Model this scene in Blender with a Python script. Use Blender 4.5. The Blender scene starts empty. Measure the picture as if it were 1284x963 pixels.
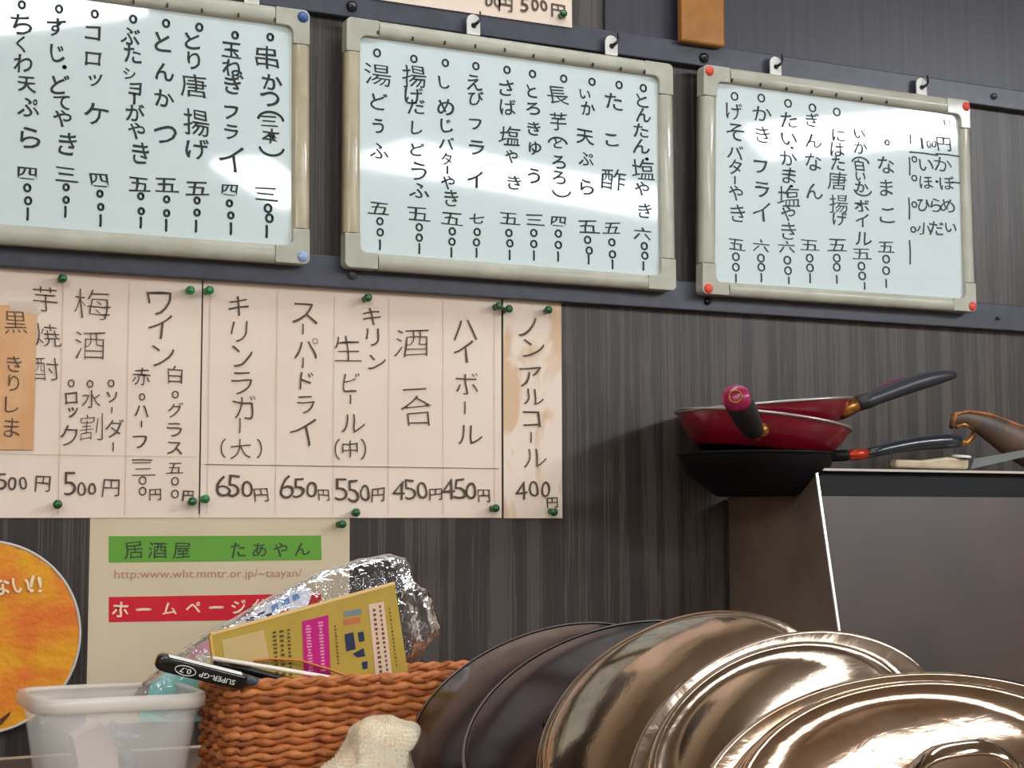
import bpy, math, random
from mathutils import Vector, Matrix, noise
random.seed(7)
SC = bpy.context.scene
COL = SC.collection
# ------------------------------------------------------------------ camera
EYE = Vector((0.0, -1.75, 1.34))
YAW, PITCH, ROLL, FPX = 0.43679508, 0.08928118, -0.00267921, 2000.0
Fw = Vector((math.sin(YAW)*math.cos(PITCH), math.cos(YAW)*math.cos(PITCH), math.sin(PITCH)))
Rt = Vector((math.cos(YAW), -math.sin(YAW), 0)); Up = Rt.cross(Fw)
Rt, Up = math.cos(ROLL)*Rt + math.sin(ROLL)*Up, -math.sin(ROLL)*Rt + math.cos(ROLL)*Up
cam_d = bpy.data.cameras.new('camera'); cam = bpy.data.objects.new('camera', cam_d); COL.objects.link(cam)
cam.matrix_world = Matrix(((Rt.x, Up.x, -Fw.x, EYE.x), (Rt.y, Up.y, -Fw.y, EYE.y), (Rt.z, Up.z, -Fw.z, EYE.z), (0, 0, 0, 1)))
cam_d.sensor_width = 36; cam_d.lens = FPX/1284*36; cam_d.clip_start = 0.05
SC.camera = cam
# ------------------------------------------------------------------ world, lamps, exposure
SC.view_settings.view_transform = 'Standard'; SC.view_settings.look = 'None'
SC.view_settings.gamma = 1; SC.view_settings.exposure = -0.3
SC.cycles.use_denoising = True
SC.cycles.max_bounces = 10; SC.cycles.transparent_max_bounces = 12
SC.cycles.sample_clamp_indirect = 6
wd = bpy.data.worlds.new('world'); SC.world = wd; wd.use_nodes = True
wd.node_tree.nodes['Background'].inputs[0].default_value = (1.0, 0.93, 0.86, 1)
wd.node_tree.nodes['Background'].inputs[1].default_value = 0.42
LAMP = 30.0
# centre x, centre y, length, width, turn (deg): fluorescent fixtures on the ceiling, and added fill lights
LIGHTS = [(2.15, -2.67, 1.25, .26, -16), (2.72, -1.68, 0.75, .30, 46), (1.39, -3.03, .62, .16, -55),
          (.46, -1.62, .45, .16, 45), (.75, -.42, 1.25, .16, 0), (-.95, -3.5, 1.25, .26, 0), (-.95, -2.3, 1.25, .26, 0)]  # near-wall one added for lid highlights, left-wall pair added as fill
LMUL = [1.3, 2.7, 1.2, 1.2, .3, 1.0, .9]
CEIL = EYE.z + 1.1

def ray(px, py):
    return (Fw*FPX + Rt*(px-642) - Up*(py-481.5))
def P(px, py, y=0.0):
    """point of the plane y = const (parallel to the wall) seen at a pixel of the photograph"""
    d = ray(px, py); return EYE + d*((y-EYE.y)/d.y)
def L3(x, y, z):  # point relative to the eye
    return EYE + Vector((x, y, z))
# ------------------------------------------------------------------ helpers
def srgb(c):
    return tuple(((v/255)/12.92 if v/255 <= .04045 else ((v/255+.055)/1.055)**2.4) for v in c) + (1,)
MATS = {}
def mat(name, col, rough=.5, metal=0., coat=0., col2=None, scale=(20, 20, 20), detail=4, bump=0., bscale=None,
        trans=0., ior=1.45, emit=0., alpha=1., ramp=(.35, .65), sub=0., dist=0., coatr=.05, spec=.5):
    if name in MATS: return MATS[name]
    m = bpy.data.materials.new(name); m.use_nodes = True; nt = m.node_tree; b = nt.nodes['Principled BSDF']
    b.inputs['Base Color'].default_value = srgb(col); b.inputs['Roughness'].default_value = rough
    b.inputs['Metallic'].default_value = metal; b.inputs['Coat Weight'].default_value = coat
    b.inputs['Coat Roughness'].default_value = coatr; b.inputs['Transmission Weight'].default_value = trans
    b.inputs['IOR'].default_value = ior; b.inputs['Alpha'].default_value = alpha
    b.inputs['Specular IOR Level'].default_value = spec
    if sub: b.inputs['Subsurface Weight'].default_value = sub; b.inputs['Subsurface Radius'].default_value = (.01, .01, .01)
    if emit:
        b.inputs['Emission Color'].default_value = srgb(col); b.inputs['Emission Strength'].default_value = emit
    if col2 is not None or bump:
        tc = nt.nodes.new('ShaderNodeTexCoord')
        def nz(sc, src='Object'):
            mp = nt.nodes.new('ShaderNodeMapping'); mp.inputs['Scale'].default_value = sc
            n = nt.nodes.new('ShaderNodeTexNoise'); n.inputs['Scale'].default_value = 1; n.inputs['Detail'].default_value = detail
            n.inputs['Distortion'].default_value = dist
            nt.links.new(tc.outputs[src], mp.inputs[0]); nt.links.new(mp.outputs[0], n.inputs['Vector']); return n
        if col2 is not None:
            n = nz(scale); r = nt.nodes.new('ShaderNodeValToRGB')
            r.color_ramp.elements[0].position, r.color_ramp.elements[1].position = ramp
            r.color_ramp.elements[0].color = srgb(col); r.color_ramp.elements[1].color = srgb(col2)
            nt.links.new(n.outputs[0], r.inputs[0]); nt.links.new(r.outputs[0], b.inputs['Base Color'])
        if bump:
            n = nz(bscale or scale); bp = nt.nodes.new('ShaderNodeBump'); bp.inputs['Strength'].default_value = bump
            bp.inputs['Distance'].default_value = .002
            nt.links.new(n.outputs[0], bp.inputs['Height']); nt.links.new(bp.outputs[0], b.inputs['Normal'])
    MATS[name] = m; return m

def tag(o, label=None, cat=None, group=None, kind=None):
    if label: o['label'] = label
    if cat: o['category'] = cat
    if group: o['group'] = group
    if kind: o['kind'] = kind
    return o
def empty(name, loc, label, cat, group=None):
    o = bpy.data.objects.new(name, None); COL.objects.link(o); o.location = loc; o.empty_display_size = .02
    return tag(o, label, cat, group)
class MB:
    """collects world-space verts and faces; build() links them as one mesh object"""
    def __init__(s): s.v = []; s.f = []; s.sm = []
    def add(s, vs, fs, smooth=False):
        n = len(s.v); s.v += [Vector(v) for v in vs]; s.f += [tuple(i+n for i in f) for f in fs]; s.sm += [smooth]*len(fs); return s
    def prism(s, quad, thick, d=Vector((0, 1, 0))):
        """polygon extruded by thick along d (away from the viewer); front face = quad"""
        n = len(quad); a = [Vector(p) for p in quad]; b = [p+d*thick for p in a]
        return s.add(a+b, [tuple(range(n)), tuple(range(2*n-1, n-1, -1))]+[(i, i+n, (i+1) % n+n, (i+1) % n) for i in range(n)])
    def box(s, lo, hi):
        x0, y0, z0 = lo; x1, y1, z1 = hi
        return s.prism([(x0, y0, z0), (x1, y0, z0), (x1, y0, z1), (x0, y0, z1)], y1-y0)
    def tube(s, pts, rad, n=8, squash=1., upv=Vector((0, 0, 1)), cap=True, closed=False):
        pts = [Vector(p) for p in pts]; m = len(pts); vs = []; fs = []
        for i, p in enumerate(pts):
            t = (pts[(i+1) % m]-pts[i-1]) if closed else (pts[min(i+1, m-1)]-pts[max(i-1, 0)])
            t.normalize(); a = t.cross(upv)
            if a.length < 1e-4: a = t.cross(Vector((1, 0, 0)))
            a.normalize(); b = a.cross(t)
            r = rad[i] if isinstance(rad, (list, tuple)) else rad
            for k in range(n):
                w = 2*math.pi*k/n; vs.append(p + a*(r*math.cos(w)) + b*(r*squash*math.sin(w)))
        for i in range(m if closed else m-1):
            for k in range(n):
                j = (i+1) % m; fs.append((i*n+k, i*n+(k+1) % n, j*n+(k+1) % n, j*n+k))
        if cap and not closed: fs += [tuple(range(n-1, -1, -1)), tuple(range((m-1)*n, m*n))]
        return s.add(vs, fs, True)
    def lathe(s, prof, c, N, n=64, a0=None):
        """profile (r, h) turned about axis N through c"""
        N = Vector(N).normalized(); a = N.cross(Vector((0, 0, 1)))
        if a.length < 1e-3: a = Vector((1, 0, 0))
        a.normalize(); b = N.cross(a); c = Vector(c); vs = []; fs = []
        for r, h in prof:
            for k in range(n):
                w = 2*math.pi*k/n; vs.append(c + N*h + (a*math.cos(w)+b*math.sin(w))*max(r, 1e-5))
        for i in range(len(prof)-1):
            for k in range(n): fs.append((i*n+k, i*n+(k+1) % n, (i+1)*n+(k+1) % n, (i+1)*n+k))
        return s.add(vs, fs, True)
    def build(s, name, m, parent=None, bevel=0, subsurf=0, flat=False):
        o0 = Vector(parent.location) if parent else Vector((0, 0, 0))
        if parent and parent.parent: o0 = Vector(parent.get('_w', o0))
        me = bpy.data.meshes.new(name)
        if parent is None and s.v:   # a thing that is one mesh: origin at its base
            xs = [v.x for v in s.v]; ys = [v.y for v in s.v]; o0 = Vector(((min(xs)+max(xs))/2, (min(ys)+max(ys))/2, min(v.z for v in s.v)))
        me.from_pydata([v-o0 for v in s.v], [], s.f)
        if not flat: me.polygons.foreach_set('use_smooth', s.sm)
        me.materials.append(m); me.validate(); me.update()
        o = bpy.data.objects.new(name, me); COL.objects.link(o)
        if parent: o.parent = parent
        else: o.location = o0
        if bevel:
            b = o.modifiers.new('b', 'BEVEL'); b.width = bevel; b.segments = 2; b.limit_method = 'ANGLE'; b.angle_limit = .6
        if subsurf:
            b = o.modifiers.new('s', 'SUBSURF'); b.levels = b.render_levels = subsurf
        return o
def sub(parent_part, mb, name, m, bevel=0):
    """a sub-part: child of a part whose own origin is its thing's origin"""
    root = parent_part.parent if parent_part.parent else parent_part
    o0 = Vector(root.location); me = bpy.data.meshes.new(name)
    me.from_pydata([v-o0 for v in mb.v], [], mb.f); me.polygons.foreach_set('use_smooth', mb.sm); me.materials.append(m)
    o = bpy.data.objects.new(name, me); COL.objects.link(o); o.parent = parent_part
    if bevel:
        b = o.modifiers.new('b', 'BEVEL'); b.width = bevel; b.segments = 2; b.limit_method = 'ANGLE'
    return o
def lerp(a, b, t): return a+(b-a)*t

# ------------------------------------------------------------------ handwriting
GL = {}
def glyph(ch, thin):
    if ch in '唐揚串酢塩湯長芋焼酎梅酒割黒生屋居': thin = min(thin, .003)
    k = (ch, thin)
    if k in GL: return GL[k]
    c = bpy.data.curves.new('t', 'FONT'); c.body = ch; c.size = 1; c.offset = thin; c.resolution_u = 3
    o = bpy.data.objects.new('t', c); COL.objects.link(o); bpy.context.view_layer.update()
    me = bpy.data.meshes.new_from_object(o.evaluated_get(bpy.context.evaluated_depsgraph_get()))
    v = [(p.co.x, p.co.y) for p in me.vertices]; f = [tuple(p.vertices) for p in me.polygons]
    bpy.data.objects.remove(o); bpy.data.curves.remove(c); bpy.data.meshes.remove(me)
    if not v: GL[k] = ([], [], 1); return GL[k]
    x0, x1 = min(p[0] for p in v), max(p[0] for p in v); y0, y1 = min(p[1] for p in v), max(p[1] for p in v)
    v = [(x-(x0+x1)/2, y-(y0+y1)/2) for x, y in v]; GL[k] = (v, f, max(x1-x0, y1-y0)); return GL[k]
def ribbon(pts, w, closed=False):
    vs = []; fs = []; m = len(pts)
    for i, (x, y) in enumerate(pts):
        a = pts[(i+1) % m] if closed or i < m-1 else pts[i]; b = pts[i-1] if closed or i > 0 else pts[i]
        tx, ty = a[0]-b[0], a[1]-b[1]; l = math.hypot(tx, ty) or 1; nx, ny = -ty/l*w/2, tx/l*w/2
        vs += [(x+nx, y+ny), (x-nx, y-ny)]
    for i in range(m if closed else m-1):
        j = (i+1) % m; fs.append((2*i, 2*i+1, 2*j+1, 2*j))
    if not closed:   # round ends
        for (x, y) in (pts[0], pts[-1]):
            n = len(vs); vs += [(x+w/2*math.cos(k*math.pi/4), y+w/2*math.sin(k*math.pi/4)) for k in range(8)]; fs.append(tuple(range(n, n+8)))
    return vs, fs
def char2d(ch, s, w, thin):
    """2-D outline (x right, y up) of a character of size s, pen width w"""
    A = lambda r1, r2, a0, a1, n=10: [(r1*math.cos(math.radians(lerp(a0, a1, i/n))), r2*math.sin(math.radians(lerp(a0, a1, i/n)))) for i in range(n+1)]
    if ch == 'o': return ribbon(A(s*.42, s*.48, 20, 340, 13)+[(s*.38, s*.1)], w)
    if ch == '|': return ribbon([(0, s/2), (s*.02, 0), (0, -s/2)], w)
    if ch == '-': return ribbon([(-s/2, 0), (0, s*.02), (s/2, 0)], w)
    if ch == '.': return ribbon([(0, 0), (s*.12, 0)], w*1.7)
    if ch == '(': return ribbon([(x, y-s*.3) for x, y in A(s*.5, s*.35, 170, 10)], w)
    if ch == ')': return ribbon([(x, y+s*.3) for x, y in A(s*.5, s*.35, 190, 350)], w)
    if ch == '[': return ribbon([(x+s*.2, y) for x, y in A(s*.3, s*.5, 110, 250)], w)
    if ch == ']': return ribbon([(x-s*.2, y) for x, y in A(s*.3, s*.5, 70, -70)], w)
    off = ((w/(s/.86))-.072)/2; thin = thin if thin > .0119 and w > 5.9 and s < 50 and False else round(max(-.016, min(.016, off))/.004)*.004
    v, f, m = glyph(ch, thin); k = s/m
    sh = random.uniform(-.12, .08); ro = random.uniform(-.05, .10); sx = random.uniform(.92, 1.06)*k; sy = random.uniform(.94, 1.06)*k
    sd = random.random()*50; out = []
    for x, y in v:
        q = noise.noise_vector(Vector((x*2.2+sd, y*2.2, sd)))*.06
        x, y = x+q.x+sh*y, y+q.y+ro*x
        out.append((x*sx, y*sy*(.70 if ch in '四五三六七' else .94)))
    return out, f
def writing(spec, parent, origin, sc, y, m, w, thin=-.008, name='writing', pname=None):
    """spec: columns split by newlines, each 'char x y size; ...' in enlarged-photo units; put on the plane at depth y"""
    root = parent if not parent.parent else parent.parent
    for line in spec.strip().split('\n'):
        mb = MB()
        last = 20
        for item in line.split(';'):
            t = item.split()
            if len(t) < 3: continue
            ch, cx, cy = t[0], float(t[1]), float(t[2]); s = float(t[3]) if len(t) > 3 else (22 if ch in 'o.' else 30)
            px, py = origin[0]+cx/sc, origin[1]+cy/sc
            s *= 1.1 if ch not in 'o|-.()[]' else 1.0
            c = P(px, py, y); mx = (P(px+1, py, y)-P(px, py, y)).x/sc; mz = -(P(px, py+1, y)-P(px, py, y)).z/sc
            vs, fs = char2d(ch, s, w*sc, thin)
            mb.add([(c.x+vx*mx, y, c.z+vy*mz) for vx, vy in vs], fs)
        o0 = Vector(root.location); me = bpy.data.meshes.new(name); me.from_pydata([v-o0 for v in mb.v], [], mb.f); me.materials.append(m)
        o = bpy.data.objects.new(name, me); COL.objects.link(o); o.parent = parent
def text_line(parent, body, p0, p1, hpx, y, m, thin=0, name='lettering', flip=False):
    """one straight printed line from pixel p0 to p1 at letter height hpx"""
    c = bpy.data.curves.new('t', 'FONT'); c.body = body; c.size = 1; c.offset = thin; c.resolution_u = 2
    o = bpy.data.objects.new('t', c); COL.objects.link(o); bpy.context.view_layer.update()
    me = bpy.data.meshes.new_from_object(o.evaluated_get(bpy.context.evaluated_depsgraph_get()))
    bpy.data.objects.remove(o)
    xs = [v.co.x for v in me.vertices]; x0, x1 = min(xs), max(xs); ys = [v.co.y for v in me.vertices]; y0, y1 = min(ys), max(ys)
    A, B = P(*p0, y), P(*p1, y); H = (P(p0[0], p0[1], y)-P(p0[0], p0[1]+hpx, y)).z
    o0 = Vector(parent.location)
    for v in me.vertices:
        u = (v.co.x-x0)/(x1-x0); h = (v.co.y-(y0+y1)/2)/(y1-y0); q = A.lerp(B, u); v.co = Vector((q.x, y, q.z+h*H))-o0
    me.materials.clear(); me.materials.append(m)
    o = bpy.data.objects.new(name, me); COL.objects.link(o); o.parent = parent; return o

# ------------------------------------------------------------------ materials
def wood_wall():
    m = bpy.data.materials.new('dark_woodgrain_laminate'); m.use_nodes = True; nt = m.node_tree; b = nt.nodes['Principled BSDF']
    tc = nt.nodes.new('ShaderNodeTexCoord')
    def nz(sc, det, dist=0):
        mp = nt.nodes.new('ShaderNodeMapping'); mp.inputs['Scale'].default_value = sc
        n = nt.nodes.new('ShaderNodeTexNoise'); n.inputs['Scale'].default_value = 1; n.inputs['Detail'].default_value = det; n.inputs['Distortion'].default_value = dist
        nt.links.new(tc.outputs['Object'], mp.inputs[0]); nt.links.new(mp.outputs[0], n.inputs['Vector']); return n
    n1 = nz((420, 1, 2.2), 5); n2 = nz((45, 1, .6), 2); n3 = nz((500, 1, 14), 2)
    a = nt.nodes.new('ShaderNodeMath'); a.operation = 'MULTIPLY_ADD'; a.inputs[1].default_value = .6
    nt.links.new(n1.outputs[0], a.inputs[0]); nt.links.new(n2.outputs[0], a.inputs[2])
    c = nt.nodes.new('ShaderNodeMath'); c.operation = 'MULTIPLY_ADD'; c.inputs[1].default_value = .35
    nt.links.new(n3.outputs[0], c.inputs[0]); nt.links.new(a.outputs[0], c.inputs[2])
    r = nt.nodes.new('ShaderNodeValToRGB'); e = r.color_ramp.elements
    e[0].position = .72; e[0].color = srgb((38, 32, 30)); e[1].position = 1.25; e[1].color = srgb((72, 64, 59))
    el = r.color_ramp.elements.new(.95); el.color = srgb((50, 43, 40))
    d = nt.nodes.new('ShaderNodeMath'); d.operation = 'MULTIPLY'; d.inputs[1].default_value = 1.
    e[1].position = 1.0
    nt.links.new(c.outputs[0], r.inputs[0]); nt.links.new(r.outputs[0], b.inputs['Base Color'])
    b.inputs['Roughness'].default_value = .42
    bp = nt.nodes.new('ShaderNodeBump'); bp.inputs['Strength'].default_value = .25; bp.inputs['Distance'].default_value = .0006
    nt.links.new(n1.outputs[0], bp.inputs['Height']); nt.links.new(bp.outputs[0], b.inputs['Normal'])
    return m
M_wall = wood_wall()
M_rail = mat('slate_painted_rail', (58, 60, 71), .38, col2=(66, 68, 80), scale=(60, 60, 60))
M_panel = mat('smooth_dark_laminate', (42, 41, 50), .4, col2=(54, 52, 62), scale=(120, 1, 2))
M_plaster = mat('warm_plaster', (205, 190, 170), .8)
M_ceil = mat('ceiling_board', (215, 210, 200), .85)
M_floor = mat('dark_floor', (95, 75, 60), .5)
M_board = mat('whiteboard_enamel', (212, 226, 226), .4, coat=1., coatr=.045, spec=.25, bump=.10, bscale=(7, 7, 16), detail=1)
M_frame = mat('aluminium_frame_plastic', (184, 184, 168), .45, col2=(172, 171, 154), scale=(35, 35, 35), coat=.2)
M_framey = mat('yellowed_frame_plastic', (188, 178, 150), .45, col2=(174, 162, 132), scale=(35, 35, 35), coat=.2)
M_seam = mat('seam_dark', (105, 98, 82), .6)
M_ink = mat('marker_ink', (24, 38, 38), .5)
M_pen = mat('felt_pen_ink', (84, 68, 56), .6)
M_paper = mat('aged_pinkish_paper', (240, 222, 206), .75, col2=(232, 210, 192), scale=(9, 9, 9), detail=5, ramp=(.3, .8))
M_stain = mat('water_stained_paper', (238, 220, 202), .75, col2=(220, 188, 154), scale=(22, 22, 11), detail=3, ramp=(.5, .6), dist=.6)
M_tint = mat('orange_paper', (226, 178, 132), .7, col2=(214, 160, 112), scale=(30, 30, 12))
M_line = mat('pencil_rule', (218, 196, 178), .8)
M_green = mat('green_pin_plastic', (16, 124, 52), .25, coat=.6)
M_dgreen = mat('dark_green_pin_plastic', (16, 86, 44), .25, coat=.6)
M_steel = mat('steel', (190, 188, 184), .25, 1.)
M_bolt = mat('black_bolt', (26, 26, 34), .22, .3, coat=.5)
M_boltg = mat('grey_bolt', (90, 90, 98), .3, .4)
M_hook = mat('white_tab_plastic', (225, 225, 218), .4)
M_black = mat('black_plastic', (16, 16, 18), .3)
M_blue = mat('blue_cap', (56, 92, 150), .3); M_lblue = mat('pale_blue_cap', (150, 176, 214), .25, coat=.5)
M_red = mat('red_cap', (226, 84, 66), .35)

# ------------------------------------------------------------------ room shell
CTR = EYE.z-.239
def shell(name, lo, hi, m):
    return tag(MB().box(lo, hi).build(name, m), kind='structure')
shell('wall_back', (-1.6, 0, 0), (4.2, .12, 2.12), M_wall)
shell('wall_upper', (-1.6, .004, 2.12), (4.2, .12, CEIL), M_plaster)  # unseen upper wall, plastered pale to brighten the lid reflections
shell('ceiling', (-1.6, -4.6, CEIL), (4.2, .12, CEIL+.1), M_ceil)
shell('floor', (-1.6, -4.6, -.1), (4.2, .12, 0), M_floor)
shell('wall_left', (-1.72, -4.6, 0), (-1.6, .12, CEIL), M_plaster)
shell('wall_right', (4.2, -4.6, 0), (4.32, .12, CEIL), M_plaster)
shell('wall_front', (-1.6, -4.72, 0), (4.2, -4.6, CEIL), M_plaster)
for i, (x, y, ln, wdt, a) in enumerate(LIGHTS):
    r = empty('ceiling_light', (x, y, CEIL-.05), ['long fluorescent ceiling light in front of the middle whiteboard', 'short diagonal ceiling light nearest the right whiteboard',
        'narrow short ceiling light between two long ones', 'narrow short ceiling light nearest the menu sheets', 'added light next to the wall over the worktop, for lid highlights', 'added fill light at the rear by the left wall',
        'added fill light by the left wall, nearer the menu wall'][i], 'ceiling light', 'fluorescent lights on the ceiling')
    r.rotation_euler.z = math.radians(a)
    o0 = Vector(r.location)
    MB().box(o0+Vector((-ln/2-.02, -wdt/2-.02, .02)), o0+Vector((ln/2+.02, wdt/2+.02, .05))).build('housing', M_hook, r)
    MB().box(o0+Vector((-ln/2, -wdt/2, 0)), o0+Vector((ln/2, wdt/2, .02))).build('diffuser', mat('lamp_diffuser_%d' % i, (243, 249, 255), .5, emit=LAMP*LMUL[i]), r)

# rails: dark bands screwed along the wall
def rail(name, tl, tr, bl, br, th=.013):
    # straight, level band between the measured heights
    zt = (P(*tl).z+P(*tr).z)/2; zb = (P(*bl).z+P(*br).z)/2
    o = MB().box((-1.58, -th, zb), (4.18, 0, zt)).build(name, M_rail, bevel=.0015); tag(o, kind='structure'); return zt, zb
ZU = rail('trim_1', (840, 57), (1284, 115), (845, 82), (1284, 143))
zlb = (P(0, 334).z+P(703, 382).z+P(1284, 418).z)/3
MB().box((-1.58, -.013, zlb), (4.18, 0, zlb+.037)).build('trim_2', M_rail, bevel=.0015)['kind'] = 'structure'
x = P(757, 30).x
wp = MB().box((x, -.004, ZU[0]), (4.18, 0, 2.12)).build('trim_3', M_panel); tag(wp, kind='structure')
# counter with a light edge strip where it meets the wall
M_counter = mat('worn_steel_counter', (120, 104, 92), .45, .5, col2=(104, 90, 80), scale=(12, 12, 12))
o = MB().box((-.6, -.62, CTR-.04), (3.0, 0, CTR)).build('service_counter', M_counter, bevel=.002)
tag(o, 'greyish brown worktop running along the wood wall under tub, basket and lids', 'counter')
o = MB().box((-.6, -.58, 0.0), (3.0, -.02, CTR-.04)).build('counter_cabinet', mat('cabinet_brown', (70, 55, 45), .5), bevel=.003)
tag(o, 'brown base cabinet that carries the worktop', 'cabinet')
shell('trim_4', (-1.58, -.003, CTR), (3.0, 0, CTR+.0022), mat('pale_strip', (205, 180, 150), .5))

# ------------------------------------------------------------------ whiteboards
BY = -.030     # front of frame
SY = -.0262    # writing surface
def whiteboard(label, oTL, oTR, oBL, oBR, iTL, iTR, iBL, iBR, ticks, caps, yellow, root_i):
    Q = [P(*p, BY) for p in (oTL, oTR, oBR, oBL)]; I = [P(*p, BY) for p in (iTL, iTR, iBR, iBL)]
    r = empty('whiteboard', ((Q[3].x+Q[2].x)/2, BY/2, min(Q[2].z, Q[3].z)), label, 'whiteboard', 'whiteboards hung on the dark rails')
    s = MB().prism([p+Vector((0, SY-BY, 0)) for p in [I[3]+Vector((-.003, 0, -.003)), I[2]+Vector((.003, 0, -.003)), I[1]+Vector((.003, 0, .003)), I[0]+Vector((-.003, 0, .003))]], .008)
    s.build('writing_surface', M_board, r)
    nm = ['top', 'right', 'bottom', 'left']
    for i in range(4):
        j = (i+1) % 4
        a = .11 if i % 2 == 0 else .17
        A, B, C, D = Q[i], Q[j], I[j], I[i]
        uu = (B-A).normalized(); di = (C-D).normalized(); DC = .041
        a0, b0 = A+uu*DC, B-uu*DC; d0 = D+di*(DC-(D-A).dot(uu)); c0 = C-di*(DC-(B-C).dot(uu))
        # rounded-profile rail
        pts = []
        n = 5
        mb = MB(); vs = []
        for k in range(n+1):
            t = k/n; h = math.sin(math.pi*min(1, max(0, t)))**.5*.0035
            vs += [a0.lerp(d0, t)+Vector((0, .001-h, 0)), b0.lerp(c0, t)+Vector((0, .001-h, 0))]
        fs = [(2*k, 2*k+1, 2*k+3, 2*k+2) for k in range(n)]
        back = [a0+Vector((0, .015, 0)), b0+Vector((0, .015, 0)), c0+Vector((0, .015, 0)), d0+Vector((0, .015, 0))]
        m = len(vs); vs += back; fs += [(0, m, m+1, 1), (2*n, 2*n+1, m+2, m+3), (m, m+3, m+2, m+1)]
        mb.add(vs, [tuple(f) for f in fs], True)
        mb.build('frame_rail', M_framey if (i in yellow) else M_frame, r)
    for i in range(4):      # plastic corner pieces, slightly proud, rounded outer corner
        o_, pn, nx = Q[i], Q[i-1], Q[(i+1) % 4]; n_i, pi, ni = I[i], I[i-1], I[(i+1) % 4]
        an = .11 if i % 2 == 0 else .17; ap = .17 if i % 2 == 0 else .11
        R = .007; u = (nx-o_).normalized(); w = (pn-o_).normalized()
        e1 = o_+u*.0405; e0 = o_+w*.0405
        f1 = n_i+(ni-n_i).normalized()*(.0405-(n_i-o_).dot(u)); f0 = n_i+(pi-n_i).normalized()*(.0405-(n_i-o_).dot(w))
        outer = [o_+w*R*(1-math.sin(t))+u*R*(1-math.cos(t)) for t in [k*math.pi/12 for k in range(7)]]
        R2 = .008; u2 = (ni-n_i).normalized(); w2 = (pi-n_i).normalized()
        inner = [n_i+u2*R2*(1-math.sin(t))+w2*R2*(1-math.cos(t)) for t in [k*math.pi/8 for k in range(5)]]
        poly = [e0]+outer+[e1, f1]+inner+[f0]
        poly = [p+Vector((0, -.0022, 0)) for p in poly]
        c = MB().prism(poly, .0175).build('corner_piece', M_frame, r, bevel=.0012)
        if caps and caps.get(i):
            ctr = o_+(n_i-o_)*.42
            m_ = MB().lathe([(0, .0035), (.0042, .003), (.0062, .0015), (.0066, 0)], ctr+Vector((0, -.0018, 0)), (0, -1, 0), 24)
            tag(sub(c, m_, 'corner_cap', caps[i]), {M_blue: 'blue corner cap', M_lblue: 'pale blue corner cap', M_red: 'red corner cap'}[caps[i]])
    tk = MB()
    for (tx, ty) in ticks:
        c = P(tx, ty, BY-.0034); tk.box((c.x-.0009, BY-.0036, c.z-.0022), (c.x+.0009, BY-.0005, c.z+.0022))
    if ticks: tag(tk.build('tick_marks', M_ink, r), kind='stuff')
    return r
B1w = .452
z1 = P(388, 14, BY); zz = P(388, 332, BY)
def proj(p):
    d = p-EYE; f = d.dot(Fw); return (642+d.dot(Rt)/f*FPX, 481.5-d.dot(Up)/f*FPX)
oTL1 = proj(Vector((z1.x-B1w, BY, z1.z))); oBL1 = proj(Vector((z1.x-B1w, BY, zz.z)))
iz1 = P(367, 33, BY); izz = P(367, 308, BY)
iTL1 = proj(Vector((z1.x-B1w+.02, BY, iz1.z))); iBL1 = proj(Vector((z1.x-B1w+.02, BY, izz.z)))
s1 = 2.8325
wb1 = whiteboard('whiteboard with blue corner caps, cut off by the left edge of the photo', oTL1, (388, 14), oBL1, (388, 332), iTL1, (367, 33), iBL1, (367, 308),
    [(475/s1, 5/s1), (595/s1, 18/s1), (718/s1, 37/s1), (848/s1, 53/s1), (977/s1, 70/s1)], {1: M_blue, 2: M_lblue}, {1}, 0)
s2 = 2.534
wb2 = whiteboard('middle whiteboard without coloured corner caps, ten columns of writing', (434, 20.5), (843, 81), (432, 335), (847.4, 365),
    (451.5, 44), (826, 96), (451.5, 316), (828.5, 346), [(420+a/s2, b/s2) for a, b in ((137, 103), (248, 122), (350, 135), (447, 146), (541, 158), (632, 177), (727, 191), (821, 205), (910, 218), (985, 228))], {}, {3}, 1)
s3 = 2.293
wb3 = whiteboard('whiteboard with red corner caps above the red frying pans', (881.4, 80.7), (1215, 126.5), (880, 368.5), (1223.8, 391.6),
    (898.5, 102), (1203.5, 144), (897, 353), (1210, 374.5), [(840+a/s3, b/s3) for a, b in ((180, 230), (262, 243), (337, 255), (410, 263), (480, 272), (553, 283), (625, 293))],
    {0: M_red, 1: M_red, 2: M_red, 3: M_red}, set(), 2)
IY = SY-.0004
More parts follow.
